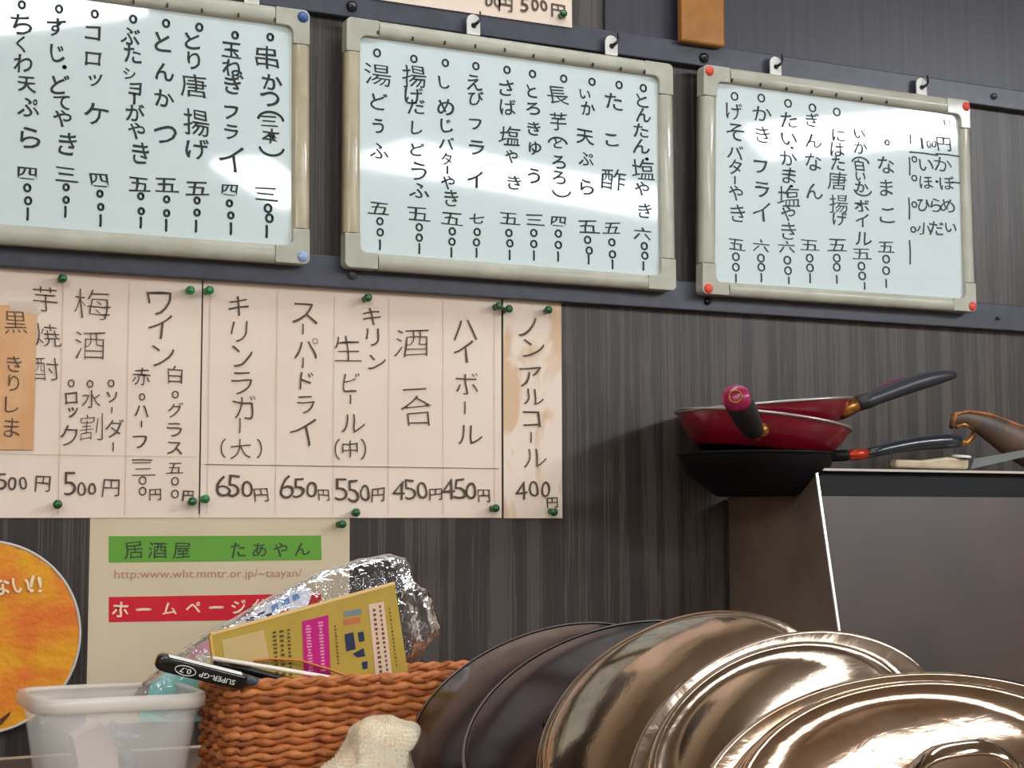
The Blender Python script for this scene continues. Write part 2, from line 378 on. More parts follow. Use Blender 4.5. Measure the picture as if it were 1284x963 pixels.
writing("""o 960 132 24;串 948 205 85;か 965 292 65;つ 960 352 65;( 962 402 90;三 955 430 55;本 963 483 55;) 965 548 85
三 945 690 72;o 952 740 28;o 957 775 28;| 947 822 40
o 835 125 24;玉 822 178 62;ね 825 240 65;ぎ 832 300 65;フ 822 400 45;ラ 822 470 50;イ 822 565 85
四 815 675 50;o 815 722;o 820 765;| 820 812 38
o 708 97 26;と 683 145 60;り 688 215 60;唐 688 305 85;揚 697 435 90;げ 703 530 75
五 700 670 72;o 700 712;o 700 755;| 696 803 38
o 590 83 26;と 578 150 65;ん 583 255 65;か 583 350 65;つ 585 478 75
五 592 658 72;o 592 708;o 592 757;| 590 800 38
o 473 68 26;ぶ 462 128 68;た 470 192 62;シ 460 262 42;ョ 480 316 44;| 477 352 32;が 480 400 60;や 485 465 62;き 500 545 72
五 495 655 75;o 500 697;o 502 750;| 500 790 35
o 337 50 26;コ 330 118 52;ロ 330 208 50;ッ 338 285 44;ケ 342 405 80
四 352 640 60;o 355 688;o 358 735;| 357 783 38
o 210 32 26;す 200 98 60;じ 205 190 62;. 228 238 20;ど 213 300 65;て 222 365 50;や 222 420 60;き 240 510 75
三 235 620 75;o 235 665;o 235 710;| 232 752 35
o 78 17 26;ち 75 85 68;く 75 155 55;わ 82 225 66;天 95 300 62;ぷ 100 380 72;ら 108 490 75
四 97 615 62;o 97 667 26;o 100 713 26;| 98 760 40""", wb1, (0, 0), s1, IY, M_ink, 3.2, .016)
writing("""o 980 280 22;と 975 320 42;ん 980 365 46;た 972 415 44;ん 975 465 48;. 990 505;塩 980 540 66;や 975 600 42;き 985 670 48
六 978 742 52;o 983 782;o 985 812;| 980 845 25
o 903 270;た 885 322 50;こ 880 445 40;酢 885 570 66
五 880 725 55;o 880 770;o 882 808;| 882 840 26
o 817 260;い 795 300 32;か 805 345 45;天 795 435 48;ぷ 797 505 48;ら 800 595 46
五 805 720 60;o 803 762;o 808 796;| 806 825 26
o 727 250;長 707 303 62;芋 710 385 52;( 708 440 58;と 708 455 32;ろ 712 515 42;ろ 712 565 42;) 720 622 56
四 710 703 42;o 710 742;o 710 778;| 709 815 28
o 628 235;と 625 290 38;ろ 628 345 42;き 632 408 44;ゅ 635 470 40;う 632 560 50
三 635 698 55;o 632 740;o 632 775;| 632 812 28
o 547 222;さ 545 280 48;ば 550 340 52;塩 555 432 62;や 560 497 42;き 570 580 48
五 555 695 60;o 553 740;o 556 773;| 555 810 28
o 448 210;え 443 262 48;び 448 312 46;フ 448 395 36;ラ 450 470 44;イ 445 570 50
七 450 695 42;o 452 737;o 450 770;| 450 803 26
o 351 200;し 347 262 40;め 352 340 50;じ 355 400 42;バ 355 455 42;タ 355 505 36;| 357 540 22;や 360 580 42;き 370 630 52
五 372 695 62;o 373 735;o 372 768;| 370 802 28
o 251 187;揚 252 243 68;げ 250 305 56;だ 258 340 50;し 260 405 44;ど 262 475 44;う 265 545 56;ふ 268 605 54
五 265 680 65;o 268 722;o 268 755;| 268 790 30
o 134 168 24;湯 137 238 72;ど 140 322 50;う 138 400 42;ふ 140 480 56
五 140 662 60;o 143 703;o 144 738;| 143 778 30""", wb2, (420, 0), s2, IY, M_ink, 2.4, .008)
writing("""o 186 277;げ 185 320 46;そ 188 380 46;バ 188 438 42;タ 188 480 40;| 187 518 20;や 190 555 40;き 195 615 48
五 192 703 46;o 190 738;o 190 768;| 190 800 22
o 263 282;か 265 327 44;き 267 388 46;フ 262 480 34;ラ 266 545 42;イ 265 610 52
六 262 707 46;o 262 742;o 263 768;| 263 798 22
o 340 297;た 342 345 42;い 343 400 38;. 350 425;か 342 455 42;ま 343 505 46;. 348 535;塩 342 565 58;や 340 615 40;き 342 665 48
六 336 710 46;o 338 748;o 340 778;| 342 806 18
o 410 310;ぎ 410 345 38;ん 412 405 40;な 412 465 46;ん 415 550 44
五 402 705 48;o 402 742;o 403 770;| 403 800 26
o 480 322;に 485 390 34;は 482 430 38;た 484 470 38;唐 482 520 52;揚 485 585 54;げ 488 630 42
五 481 705 50;o 480 742;o 480 768;| 480 803 22
い 545 385 28;か 548 425 38;( 548 455 48;白 545 475 32;い 548 508 28;か 552 538 34;) 555 560 48;ボ 552 592 38;イ 552 633 38;ル 557 686 42
五 552 730 48;o 551 765;o 553 793;| 560 822 18
o 625 410 14;な 622 475 46;ま 622 540 46;こ 625 620 44
五 622 710 46;o 622 745;o 622 778;| 622 815 22""", wb3, (840, 0), s3, IY, M_ink, 2.0, .004)
writing("""い 797 352 18;| 692 400 25
1 725 412 32;0 744 415 20;0 760 415 20;円 788 415 38
- 730 442 80;- 800 446 68
o 703 458 16;い 737 475 36;か 785 473 44
o 703 512 16;ほ 737 525 36;. 767 522 14;ぼ 797 527 40;- 822 525 24
o 703 588 16;ひ 730 590 36;ら 765 590 36;め 800 592 40
o 700 660 16;小 730 657 36;だ 767 657 38;い 808 655 30
| 689 478 50
| 688 600 60
| 690 725 66""", wb3, (840, 0), s3, IY, M_ink, 1.8, .004)

# hangers on the boards and the screw hooks they hang from
for (hx, hy, b, where) in ((594, 31, wb2, 'left hanger of the middle whiteboard'), (767, 57, wb2, 'right hanger of the middle whiteboard'), (973, 83, wb3, 'left hanger of the red-capped whiteboard'),
                    (1156, 109, wb3, 'right hanger of the red-capped whiteboard'), (316, -5, wb1, 'hanger of the blue-capped whiteboard')):
    yy = -.0225; c = P(hx, hy, yy); w, h = .0088, .0125
    pts = [(c.x-w, yy, c.z-h)]+[(c.x+w, yy, c.z-h)]+[(c.x+w*math.cos(a), yy, c.z+h*.35+w*math.sin(a)) for a in [k*math.pi/8 for k in range(9)]]
    t = MB().prism(pts, .0025).build('hanger_tab', M_hook, b, bevel=.0006)
    hole = MB().prism([(c.x+.0035*math.cos(k*math.pi/6), yy-.0004, c.z-.001+.0035*math.sin(k*math.pi/6)) for k in range(12)], .0008)
    sub(t, hole, 'hole', M_black)
    k = MB().tube([(c.x, -.012, c.z-.001), (c.x, yy-.004, c.z-.001), (c.x+.003, yy-.0065, c.z+.002), (c.x+.006, yy-.006, c.z+.006), (c.x+.0068, yy-.004, c.z+.016)], [.0022, .0022, .0019, .0016, .0011], 8).build('screw_hook', M_bolt)
    tag(k, 'small black screw hook through the '+where, 'hook', 'screw hooks holding the whiteboards')
for (bx, by, rr, m_, lb) in ((382, 18, .0068, M_bolt, 'black dome bolt on the upper rail above the blue-capped board'), (882.5, 73, .0066, M_bolt, 'black dome bolt at the corner of the red-capped board'),
        (1246, 121, .0048, M_boltg, 'small dome bolt on the upper rail at the right of the boards'), (442, 344, .0062, M_boltg, 'grey dome bolt under the middle whiteboard'),
        (1251, 399, .003, M_boltg, 'tiny screw head on the lower rail at the right'), (887, 378, .0050, M_bolt, 'black bolt under the red-capped whiteboard')):
    if (bx, by) == (382, 18): bx, by = 441, 8
    c = P(bx, by, -.013); mb = MB().lathe([(rr, 0), (rr, .0015), (rr*.85, .0035), (rr*.45, .0052), (0, .0058)], (c.x, -.013, c.z), (0, -1, 0), 24)
    tag(mb.build('dome_bolt', m_), lb, 'bolt', 'dome bolts on the rails')

# ------------------------------------------------------------------ paper menus
def sheet(name, label, cat, pts, y, m, group=None, warp=.0015, th=.0004, nx=14, nz=8):
    """paper with a slight ripple, from 4 corners TL,TR,BR,BL given as points on the wall"""
    A, B, C, D = pts; mb = MB(); vs = []; fs = []
    for j in range(nz+1):
        for i in range(nx+1):
            u, v = i/nx, j/nz; p = A.lerp(B, u).lerp(D.lerp(C, u), v)
            e = noise.noise(Vector((p.x*9, p.z*9, 3)))*warp
            vs.append(Vector((p.x, y-abs(e)*.0+e*.3, p.z)))
    n = len(vs); vs += [v+Vector((0, th, 0)) for v in vs]
    for j in range(nz):
        for i in range(nx):
            a = j*(nx+1)+i; q = (a, a+nx+1, a+nx+2, a+1); fs += [q, tuple(k+n for k in reversed(q))]
    mb.add(vs, fs, True)
    o = mb.build(name, m); o.data.materials[0] = m
    if label: tag(o, label, cat, group)
    return o
def rect(x0, x1, y):    # px corners helper
    return None
PY = -.0016; TY = PY-.0012
zt = zlb+.006; zb = (P(0, 648).z+P(628, 650.5).z)/2
xA1 = P(250.5, 500).x; xA0 = xA1-.364
shA = sheet('menu_sheet', 'drinks menu sheet at the left with plum wine, wine and shochu prices', 'menu sheet', [Vector((xA0, 0, zt)), Vector((xA1, 0, zt)), Vector((xA1, 0, zb)), Vector((xA0, 0, zb))], PY, M_paper, 'paper menu sheets pinned under the lower rail')
xB0 = P(252.5, 500).x; xB1 = P(628, 500).x
shB = sheet('menu_sheet', 'wide drinks menu sheet with beers, sake and highball prices', 'menu sheet', [Vector((xB0, 0, zt)), Vector((xB1, 0, zt)), Vector((xB1, 0, zb)), Vector((xB0, 0, zb))], PY, M_paper, 'paper menu sheets pinned under the lower rail')
xC0 = P(630.5, 500).x; xC1 = P(703.5, 500).x; zCt = P(660, 387).z
shC = sheet('menu_sheet', 'narrow water-stained menu sheet at the right end with one 400 yen drink', 'menu sheet', [Vector((xC0, 0, zt)), Vector((xC1, 0, zt)), Vector((xC1, 0, zb-.0005)), Vector((xC0, 0, zb-.0005))], PY-.0003, M_stain, 'paper menu sheets pinned under the lower rail', nx=4)
class _R: pass
def write_on(o, spec, origin, sc, y, m, w, thin=-.012, name='writing'):
    writing(spec, o, origin, sc, y, m, w, thin, name)
# sheets are single meshes: children measured from the sheet's own origin
write_on(shA, """芋 162 155 82;焼 168 285 82;酎 165 405 82
梅 328 175 112;酒 320 320 100
o 253 455 24;ロ 253 508 42;ッ 258 558 36;ク 246 642 68
o 320 457 24;水 325 510 66;割 325 612 86
o 395 455 24;ソ 398 505 38;| 397 550 18;ダ 408 615 60;| 402 680 28
ワ 568 170 78;イ 567 255 80;ン 580 355 76
赤 503 430 62;o 505 503 22;ハ 502 553 48;| 503 600 20;フ 500 663 46;- 505 728 70;三 508 760 72;o 507 800 28;o 507 838 28;円 552 850 40
白 622 425 60;o 623 495 24;グ 622 550 52;ラ 620 620 52;ス 620 685 52;五 622 757 56;o 622 803 28;o 622 848 28;円 668 855 36
5 5 805 58;0 45 810 44;0 82 810 44;円 152 812 52
5 250 812 82;0 290 830 44;0 327 830 44;円 395 828 56""", (0, 320), 2.833, TY, M_pen, 1.65)
write_on(shB, """キ 848 180 70;リ 850 270 72;ン 862 360 72;ラ 860 455 74;ガ 868 540 82;| 852 605 50;[ 793 685 68;大 855 687 72;] 922 687 68
6 790 820 82;5 832 820 78;0 878 830 60;円 928 852 46""", (0, 320), 2.833, TY, M_pen, 1.65)
write_on(shB, """ス 118 150 76;| 113 205 34;パ 125 275 74;| 113 325 34;ド 125 390 58;ラ 125 475 64;イ 118 570 92
6 55 765 80;5 100 770 70;0 145 775 58;円 187 795 40
キ 357 160 60;リ 362 235 60;ン 375 325 54
生 270 275 84;ビ 285 395 62;| 282 455 30;ル 290 540 72;[ 235 632 74;中 280 630 58;] 328 632 74
5 250 775 78;5 292 780 74;0 335 788 56;円 380 795 46
酒 500 255 104;一 510 420 82;合 518 495 104
4 453 780 68;5 493 775 72;0 535 780 58;円 585 793 42
ハ 688 210 80;イ 685 285 74;ボ 695 400 74;| 688 485 42;ル 705 580 78
4 630 775 68;5 672 775 72;0 712 780 58;円 755 797 42""", (340, 340), 2.8316, TY, M_pen, 1.65)
write_on(shC, """ノ 910 200 68;ン 933 275 66;ア 920 375 68;ル 932 445 64;コ 925 525 54;| 923 590 34;ル 938 665 74
4 888 780 60;0 935 775 56;0 975 775 50;円 998 822 36""", (340, 340), 2.8316, TY-.0004, M_pen, 1.65)
def rules(o, xs, x0, x1, zline, sc, org, y):
    mb = MB(); w = .0004
    for xx in xs:
        c = P(org[0]+xx/sc, 500).x; mb.add([(c-w, y, zb+.004), (c+w, y, zb+.004), (c+w, y, zt-.012), (c-w, y, zt-.012)], [(0, 1, 2, 3)])
    z = P(300, zline).z; mb.add([(x0, y, z-w), (x1, y, z-w), (x1, y, z+w), (x0, y, z+w)], [(0, 1, 2, 3)])
    mb.build('ruled_lines', M_line, o)
rules(shA, [215, 450], xA0+.003, xA1-.004, 574, 2.833, (0, 320), TY+.0003)
rules(shB, [740-0, 980], xB0+.004, xB1-.004, 583, 2.833, (0, 320), TY+.0003)
rules(shB, [220, 415, 608, 790], xB0+.004, xB1-.004, 583.2, 2.8316, (340, 340), TY+.0003)
# orange shochu slip taped over sheet A
x0, x1 = P(43, 500).x-.12, P(43, 500).x; zs1, zs0 = P(20, 384).z, P(20, 564).z
slip = sheet('menu_slip', 'orange slip taped over the left end of the drinks menu', 'menu slip', [Vector((x0, 0, zs1)), Vector((x1, 0, zs1)), Vector((x1, 0, zs0)), Vector((x0, 0, zs0))], TY-.0009, M_tint)
writing("""黒 55 240 80;き 50 385 55;り 48 455 55;し 42 530 56;ま 42 612 62""", slip, (0, 320), 2.833, TY-.0016, M_pen, 1.65, -.008)
tp = MB().box((P(12, 380).x, TY-.0012, zs1-.008), (P(50, 380).x, TY-.0010, zs1+.006)).build('clear_tape', mat('clear_tape', (245, 235, 220), .15, alpha=.35), slip)
# strip above the middle board
pt = P(717, 35, -.0145); zbt = pt.z
xs0 = pt.x-.50
strip = sheet('menu_strip', 'paper price strip above the middle whiteboard, cut off by the top edge', 'menu strip', [Vector((xs0, 0, zbt+.26)), Vector((pt.x, 0, zbt+.26)), Vector((pt.x, 0, zbt)), Vector((xs0, 0, zbt))], -.0150, M_paper)
writing("""0 190 5 46;0 228 8 46;円 265 22 60
5 350 22 60;0 395 22 50;0 435 25 50;円 500 48 58""", strip, (560, 0), 3.567, -.0162, M_pen, 2.0, -.008)

# push pins
def pin_mesh(m):
    mb = MB().lathe([(0, .0145), (.0028, .0142), (.0046, .0125), (.0050, .0105), (.0044, .0085), (.0032, .0060), (.0030, .0035), (.0040, .0022), (.0040, .0015), (0, .0014)], (0, 0, 0), (0, -1, 0), 20)
    me = bpy.data.meshes.new('pin_head'); me.from_pydata(mb.v, [], mb.f); me.polygons.foreach_set('use_smooth', mb.sm); me.materials.append(m)
    nb = MB().lathe([(.0005, .0015), (.0005, 0), (.0002, -.001)], (0, 0, 0), (0, -1, 0), 6)
    m2 = bpy.data.meshes.new('needle'); m2.from_pydata(nb.v, [], nb.f); m2.materials.append(M_steel)
    return me, m2
PG = pin_mesh(M_green), pin_mesh(M_dgreen)
pins = [(78, 349, 1, 'dark green push pin between the shochu and plum wine columns, at the top'), (239, 363, 0, 'green push pin at the top right corner of the left menu sheet'), (261, 364, 0, 'green push pin at the top left corner of the wide menu sheet'),
        (461, 374, 1, 'dark green push pin at the top middle of the wide menu sheet'), (625, 384, 1, 'green push pin at the top right corner of the wide menu sheet'), (637, 388, 1, 'green push pin at the top left corner of the stained menu sheet'),
        (690, 389, 1, 'green push pin at the top right corner of the stained menu sheet'), (73, 633, 1, 'dark green push pin under the plum wine price'), (242, 630, 1, 'dark green push pin at the bottom right corner of the left menu sheet'),
        (257, 626, 0, 'bright green push pin at the bottom left corner of the wide menu sheet'), (448, 643, 1, 'dark green push pin at the bottom middle of the wide menu sheet'), (621, 638, 1, 'green push pin at the bottom right corner of the wide menu sheet'),
        (695, 641, 1, 'green push pin at the bottom right corner of the stained menu sheet'), (428, 658, 1, 'green push pin at the top right corner of the website poster'), (708, 17, 1, 'green push pin on the price strip above the middle whiteboard')]
for (px, py, k, lb) in pins:
    by = -.0165 if py < 30 else -.0035
    c = P(px, py, by-.011); r = empty('push_pin', (c.x, by+.0006, c.z), lb, 'push pin', 'green push pins holding the papers')
    r.rotation_euler = (random.uniform(-.12, .12), 0, random.uniform(-.2, .2))
    for nm, me in zip(('pin_head', 'needle'), PG[k]):
        o = bpy.data.objects.new(nm, me); COL.objects.link(o); o.parent = r

# ------------------------------------------------------------------ website poster
x0, x1 = P(112, 700).x, P(438, 700).x; z1 = zb+.004; z0 = CTR+.03
post = sheet('website_poster', 'cream poster with green and red title bars pinned below the menus', 'poster', [Vector((x0, 0, z1)), Vector((x1, 0, z1)), Vector((x1, 0, z0)), Vector((x0, 0, z0))], -.0006, mat('cream_poster_paper', (216, 200, 170), .6, col2=(208, 190, 158), scale=(6, 6, 6)), warp=.0004)
YP = -.0010
def bar(a, b, c, d, m, lab):
    q = [P(*a, YP), P(*b, YP), P(*c, YP), P(*d, YP)]
    return tag(MB().prism([q[3], q[2], q[1], q[0]], .0003).build('title_bar', m, post), lab)
sg = 2.293
f_ = lambda x, y: (x/sg, 630+y/sg)
bar(f_(313, 97), f_(923, 95), f_(925, 165), f_(313, 173), mat('printed_green', (98, 158, 52), .45), 'green title bar')
bar(f_(313, 272), f_(923, 262), f_(925, 335), f_(313, 344), mat('printed_red', (206, 22, 44), .45), 'red title bar')
M_pk = mat('printed_pale', (250, 214, 186), .5); M_gk = mat('printed_dark', (52, 66, 44), .5)
writing("居 383 137 48;酒 453 138 46;屋 522 138 46;た 684 136 42;あ 746 136 40;や 806 136 40;ん 868 134 40", post, (0, 630), sg, YP-.0003, M_gk, 2, .008, 'lettering')
writing("ホ 347 308 42;- 413 308 38;ム 487 306 38;ペ 556 302 40;- 622 302 36;ジ 687 300 40;公 748 299 42;開 812 297 42", post, (0, 630), sg, YP-.0003, M_pk, 3, .018, 'lettering')
text_line(post, 'http:www.wht.mmtr.or.jp/~taayan/', f_(329, 210), f_(867, 206), 14, YP-.0001, mat('printed_rose', (186, 130, 108), .6))

# ------------------------------------------------------------------ paper fan on the wall
fc = P(-22, 799, -.012); FR = .0985
fan = empty('paper_fan', (fc.x, -.012, fc.z-FR), 'round orange and yellow paper fan with bold white lettering, against the wall', 'fan')
def fan_mat():
    m = mat('fan_print', (232, 160, 28), .5, col2=(226, 116, 38), scale=(14, 14, 22), detail=2, ramp=(.42, .62), bump=.5, bscale=(150, 150, 150)); return m
mb = MB(); vs = []; fs = []; NR, NA = 12, 72
for i in range(NR+1):
    for k in range(NA):
        a = 2*math.pi*k/NA; r = FR*i/NR; vs.append((fc.x+r*math.cos(a), -.013-.0008*math.sin(a*24)*(i/NR), fc.z+r*math.sin(a)))
for i in range(NR):
    for k in range(NA): fs.append((i*NA+k, (i+1)*NA+k, (i+1)*NA+(k+1) % NA, i*NA+(k+1) % NA))
mb.add(vs, fs, True); mb.build('fan_face', fan_mat(), fan)
MB().tube([(fc.x+FR*math.cos(2*math.pi*k/72), -.0125, fc.z+FR*math.sin(2*math.pi*k/72)) for k in range(72)], .0016, 8, upv=Vector((0, 1, 0)), closed=True).build('rim_binding', mat('fan_rim', (206, 198, 190), .4), fan)
MB().tube([(fc.x, -.011, fc.z-FR*.6), (fc.x, -.011, fc.z-FR-.028)], .006, 8, squash=.4, upv=Vector((1, 0, 0))).build('handle', M_hook, fan)
M_fo = mat('fan_outline', (92, 44, 24), .5); M_fl = mat('fan_letter', (252, 226, 190), .5)
for (yy, m_, th) in ((-.0150, M_fo, .06), (-.0156, M_fl, .012)):
    random.seed(3)
    writing("な 2 240 50;い 62 240 46;! 93 235 46;! 114 235 46", fan, (0, 630), 2.293, yy, m_, 3, th, 'lettering')
MB().prism([P(0, 902, -.0150), P(13, 892, -.0150), P(12, 897, -.0150), P(0, 910, -.0150)], .0003).build('printed_stripe', M_fo, fan)

# ------------------------------------------------------------------ amber card above the rail
q = [P(853, 53, -.022), P(907.5, 59.5, -.022)]
ac = MB().box((q[0].x, -.026, (q[0].z+q[1].z)/2), (q[1].x, -.0135, q[0].z+.22)).build('amber_plate', mat('amber_plastic', (150, 96, 30), .3, col2=(164, 108, 40), scale=(60, 60, 60), coat=.5, bump=.1), bevel=.003)
tag(ac, 'amber brown plastic plate hanging above the upper rail at the top edge', 'plate')

# ------------------------------------------------------------------ stainless cooker box on the right
X0 = 1.122
F = P(1022, 587, 0); yF = None
def onx(px, py, x):     # point of the plane x = const seen at a pixel
    d = ray(px, py); return EYE + d*((x-EYE.x)/d.x)
pf = onx(1022, 587, X0); pb = onx(1050, 783, X0); pk = onx(910, 625, X0); pk.y = min(pk.y, -.004)
slope = (pb.y-pf.y)/(pb.z-pf.z)
z_bot = CTR; yb = pf.y+slope*(z_bot-pf.z)
X1 = 2.15
bx = empty('cooker', ((X0+X1)/2, (pf.y+pk.y)/2, CTR), 'brown-tinged stainless cooker with sloping front under the red pans', 'cooker')
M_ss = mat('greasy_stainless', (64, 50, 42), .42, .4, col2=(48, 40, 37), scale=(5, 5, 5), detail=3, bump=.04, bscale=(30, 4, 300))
M_ssd = mat('lightened_stainless_side', (150, 130, 114), .45, .4, col2=(120, 104, 94), scale=(9, 9, 9), detail=4)  # lighter than the front: light on the shaded side put into colour
M_edge = mat('bright_steel_edge', (230, 224, 216), .3, .7)
t = .0025
tz = pk.z   # flat top plate height
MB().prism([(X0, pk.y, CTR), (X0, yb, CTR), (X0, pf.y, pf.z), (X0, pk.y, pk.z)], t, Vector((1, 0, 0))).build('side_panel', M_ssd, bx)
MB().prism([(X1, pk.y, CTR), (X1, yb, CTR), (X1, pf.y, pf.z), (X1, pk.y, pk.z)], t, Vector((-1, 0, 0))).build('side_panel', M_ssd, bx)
MB().box((X0+t, pf.y+.008, tz-.004), (X1-t, pk.y, tz)).build('top_plate', M_ssd, bx)
zl = P(1031, 622, pf.y-.006).z
def fy(z): return pf.y+slope*(z-pf.z)
MB().tube([(X0-.0008, pf.y, pf.z-.001), (X0-.0008, pk.y, pk.z-.001)], .0016, 6).build('side_edge', M_ssd, bx)
# front: dark recessed band above, plain panel below
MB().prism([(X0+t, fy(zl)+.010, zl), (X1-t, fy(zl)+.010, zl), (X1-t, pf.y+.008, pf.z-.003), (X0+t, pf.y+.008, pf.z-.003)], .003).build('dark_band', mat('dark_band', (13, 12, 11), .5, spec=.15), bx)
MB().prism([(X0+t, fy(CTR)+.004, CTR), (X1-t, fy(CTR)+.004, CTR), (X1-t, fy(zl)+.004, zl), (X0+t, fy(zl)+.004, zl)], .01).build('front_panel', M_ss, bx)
MB().prism([(X0, pf.y-.001, pf.z-.0028), (X1, pf.y-.001, pf.z-.0028), (X1, pf.y-.001, pf.z), (X0, pf.y-.001, pf.z)], .012).build('front_lip', M_edge, bx)
MB().prism([(X0-.0006, yb-.001, CTR), (X0+.0026, yb-.001, CTR), (X0+.0026, pf.y-.001, pf.z), (X0-.0006, pf.y-.001, pf.z)], .0025).build('corner_edge', M_edge, bx)
# ------------------------------------------------------------------ frying pans on the cooker
M_redp = mat('red_enamel', (132, 16, 38), .3, coat=.5, col2=(116, 12, 32), scale=(30, 30, 30))
M_blk = mat('black_nonstick', (10, 10, 12), .5, spec=.2)
M_rim = mat('pan_rim_steel', (190, 180, 178), .3, .8)
M_grip = mat('grey_black_grip', (44, 44, 50), .42)
M_gold = mat('greasy_brass', (170, 118, 52), .35, .8, col2=(120, 76, 36), scale=(80, 80, 80))
def pan(label, c, N, R, h, mo, r_bot=.76, mr=None):
    r = empty('frying_pan', (c[0], c[1], c[2]-h), label, 'frying pan', 'frying pans stacked on the cooker')
    N = Vector(N).normalized()
    MB().lathe([(0, -h), (R*r_bot*.95, -h), (R*r_bot, -h+.002), (R*.90, -h*.45), (R*.985, -.003), (R*.985, -.001), (R*.95, -.001), (R*.88, -h*.42), (R*r_bot*.93, -h+.005), (0, -h+.005)], c, N, 72).build('pan_body', mo, r)
    MB().lathe([(R*.975, -.003), (R*1.0, -.003), (R*1.012, -.0012), (R*1.0, .0005), (R*.96, 0), (R*.96, -.003)], c, N, 72).build('rolled_rim', mr or M_rim, r)
    MB().lathe([(0, -h-.0008), (R*r_bot*.9, -h-.0008), (R*r_bot*.93, -h+.001)], c, N, 48).build('base_disc', M_blk, r)
    return r
pc = P(955, 520, -.115)
cx = pc.x; py_ = -.118
z2 = P(955, 527, py_).z
# lowest black pan
c3 = Vector((cx-.012, py_-.002, tz+.052))
p3 = pan('black frying pan at the bottom of the stack with a hook-ended handle', c3, (0, 0, 1), .095, .051, M_blk, .56, M_blk)
c2 = Vector((cx, py_, z2)); p2 = pan('red frying pan whose handle points at the viewer', c2, (.12, -.03, 1), .1075, .040, M_redp)
c1 = Vector((cx+.001, py_+.002, P(955, 507, py_).z)); p1 = pan('upper red frying pan tilted up with a long dark grey handle to the right', c1, (-.085, 0.0, 1), .1075, .040, M_redp)
# handle of p2, towards the viewer
a = P(944, 540, py_-.105); b = P(934, 520, py_-.165); e = P(923, 499, py_-.235)
MB().tube([a, a.lerp(b, .5), b, b.lerp(e, .6), e], [.0125, .0145, .0155, .016, .014], 14, .8).build('handle', M_grip, p2)
hp = p2.children[-1]
m_ = MB().tube([e+(e-b).normalized()*(-.012), e, e+(e-b).normalized()*.006], [.0150, .0156, .012], 16, .9)
tag(sub(hp, m_, 'end_cap', mat('magenta_cap', (150, 16, 72), .3, coat=.5)), 'magenta end cap')
m_ = MB().lathe([(.0055, .0), (.0065, .0012), (.0075, 0)], e+(e-b).normalized()*.0068, e-b, 16); sub(hp, m_, 'hanging_ring', M_gold)
g = P(957, 539, py_-.110)
MB().lathe([(0, .003), (.0035, .003), (.0045, .0022), (.0065, .0012), (.008, 0), (.008, -.004)], g, (-.05, -1, .05), 20).build('rivet_plate', M_gold, p2)
MB().tube([P(950, 528, py_-.106), P(949, 552, py_-.102)], .004, 8).build('bracket', M_gold, p2)
# handle of p1, to the right
a = P(1044, 519, py_-.05); b = P(1074, 507, py_-.06); e = P(1196, 470, py_-.05)
MB().tube([a, a.lerp(b, .5), b], [.011, .0125, .0105], 12, .9).build('ferrule', M_gold, p1)
MB().lathe([(0, .003), (.004, .003), (.005, .002), (.0065, .0015), (.0085, 0)], P(1043, 513, py_-.062), (.1, -1, 0), 20).build('rivet_plate', M_gold, p1)
pts = [b.lerp(e, s)+Vector((0, 0, .004*math.sin(math.pi*s)-.001*math.sin(2*math.pi*s))) for s in [k/10 for k in range(11)]]
MB().tube(pts, [.0115, .0125, .0115, .0120, .0126, .0130, .0132, .013, .0115, .0095, .0062], 14, .8).build('handle', M_grip, p1)
hp = p1.children[-1]
m_ = MB().tube([p+Vector((0, .004, .0095-.003*abs(i-3)/4)) for i, p in enumerate(pts[1:8])], [.001, .0022, .0026, .0026, .0026, .0022, .001], 8)
tag(sub(hp, m_, 'top_inlay', mat('maroon_inlay', (110, 22, 70), .4)), 'maroon inlay along the top')
# handle of p3, to the right with hook end
a = P(1060, 571, py_-.0605); MB().tube([P(1022, 573, py_-.052), a, P(1064, 571, py_-.061)], [.007, .0072, .006], 10).build('bracket', M_blk, p3); b = P(1087, 569, py_-.065); e = P(1200, 553, py_-.055)
MB().tube([a, a.lerp(b, .5), b], [.006, .0075, .0065], 10).build('ferrule', mat('red_copper', (176, 56, 32), .35, .6), p3)
pts = [b.lerp(e, s)+Vector((0, 0, .004*math.sin(math.pi*s))) for s in [k/8 for k in range(9)]]
MB().tube(pts, [.007, .0085, .0095, .010, .0105, .0110, .0115, .0115, .0105], 12, .8).build('handle', mat('blue_black_grip', (26, 32, 42), .3, coat=.3), p3)
hk = [P(1199, 557, py_-.055), P(1212, 555, py_-.055), P(1221, 546, py_-.055), P(1219, 536, py_-.055), P(1208, 532, py_-.055), P(1199, 536, py_-.055)]
MB().tube(hk, [.004, .0042, .0036, .003, .0026, .002], 8).build('hanging_hook', M_gold, p3)

# knife-like server with pale handle lying on the cooker
tp_z = pf.z
kn = empty('slicer', P(1180, 585, pf.y-.002), 'slim kitchen slicer with beige handle and grey blade lying on the cooker front edge', 'kitchen knife')
ky = pf.y+.006
MB().prism([P(1124, 586, ky), P(1215, 588.5, ky), P(1216, 576, ky), P(1190, 573, ky), P(1160, 577, ky), P(1124, 576, ky)], .014).build('handle', mat('beige_handle', (196, 180, 152), .5, col2=(176, 158, 130), scale=(40, 40, 40)), kn, bevel=.003)
MB().prism([P(1218, 588, ky), P(1284, 573, ky), P(1330, 566, ky), P(1330, 556, ky+.03), P(1284, 565, ky+.03), P(1222, 575, ky+.02)], .0015).build('blade', mat('dull_blade', (165, 170, 168), .4, .6), kn)
MB().lathe([(0, .003), (.011, .003), (.0125, .0015), (.0125, 0), (0, 0)], P(1205, 573.5, ky+.006), (0.02, -.1, 1), 24).build('cap_disc', M_hook, kn)
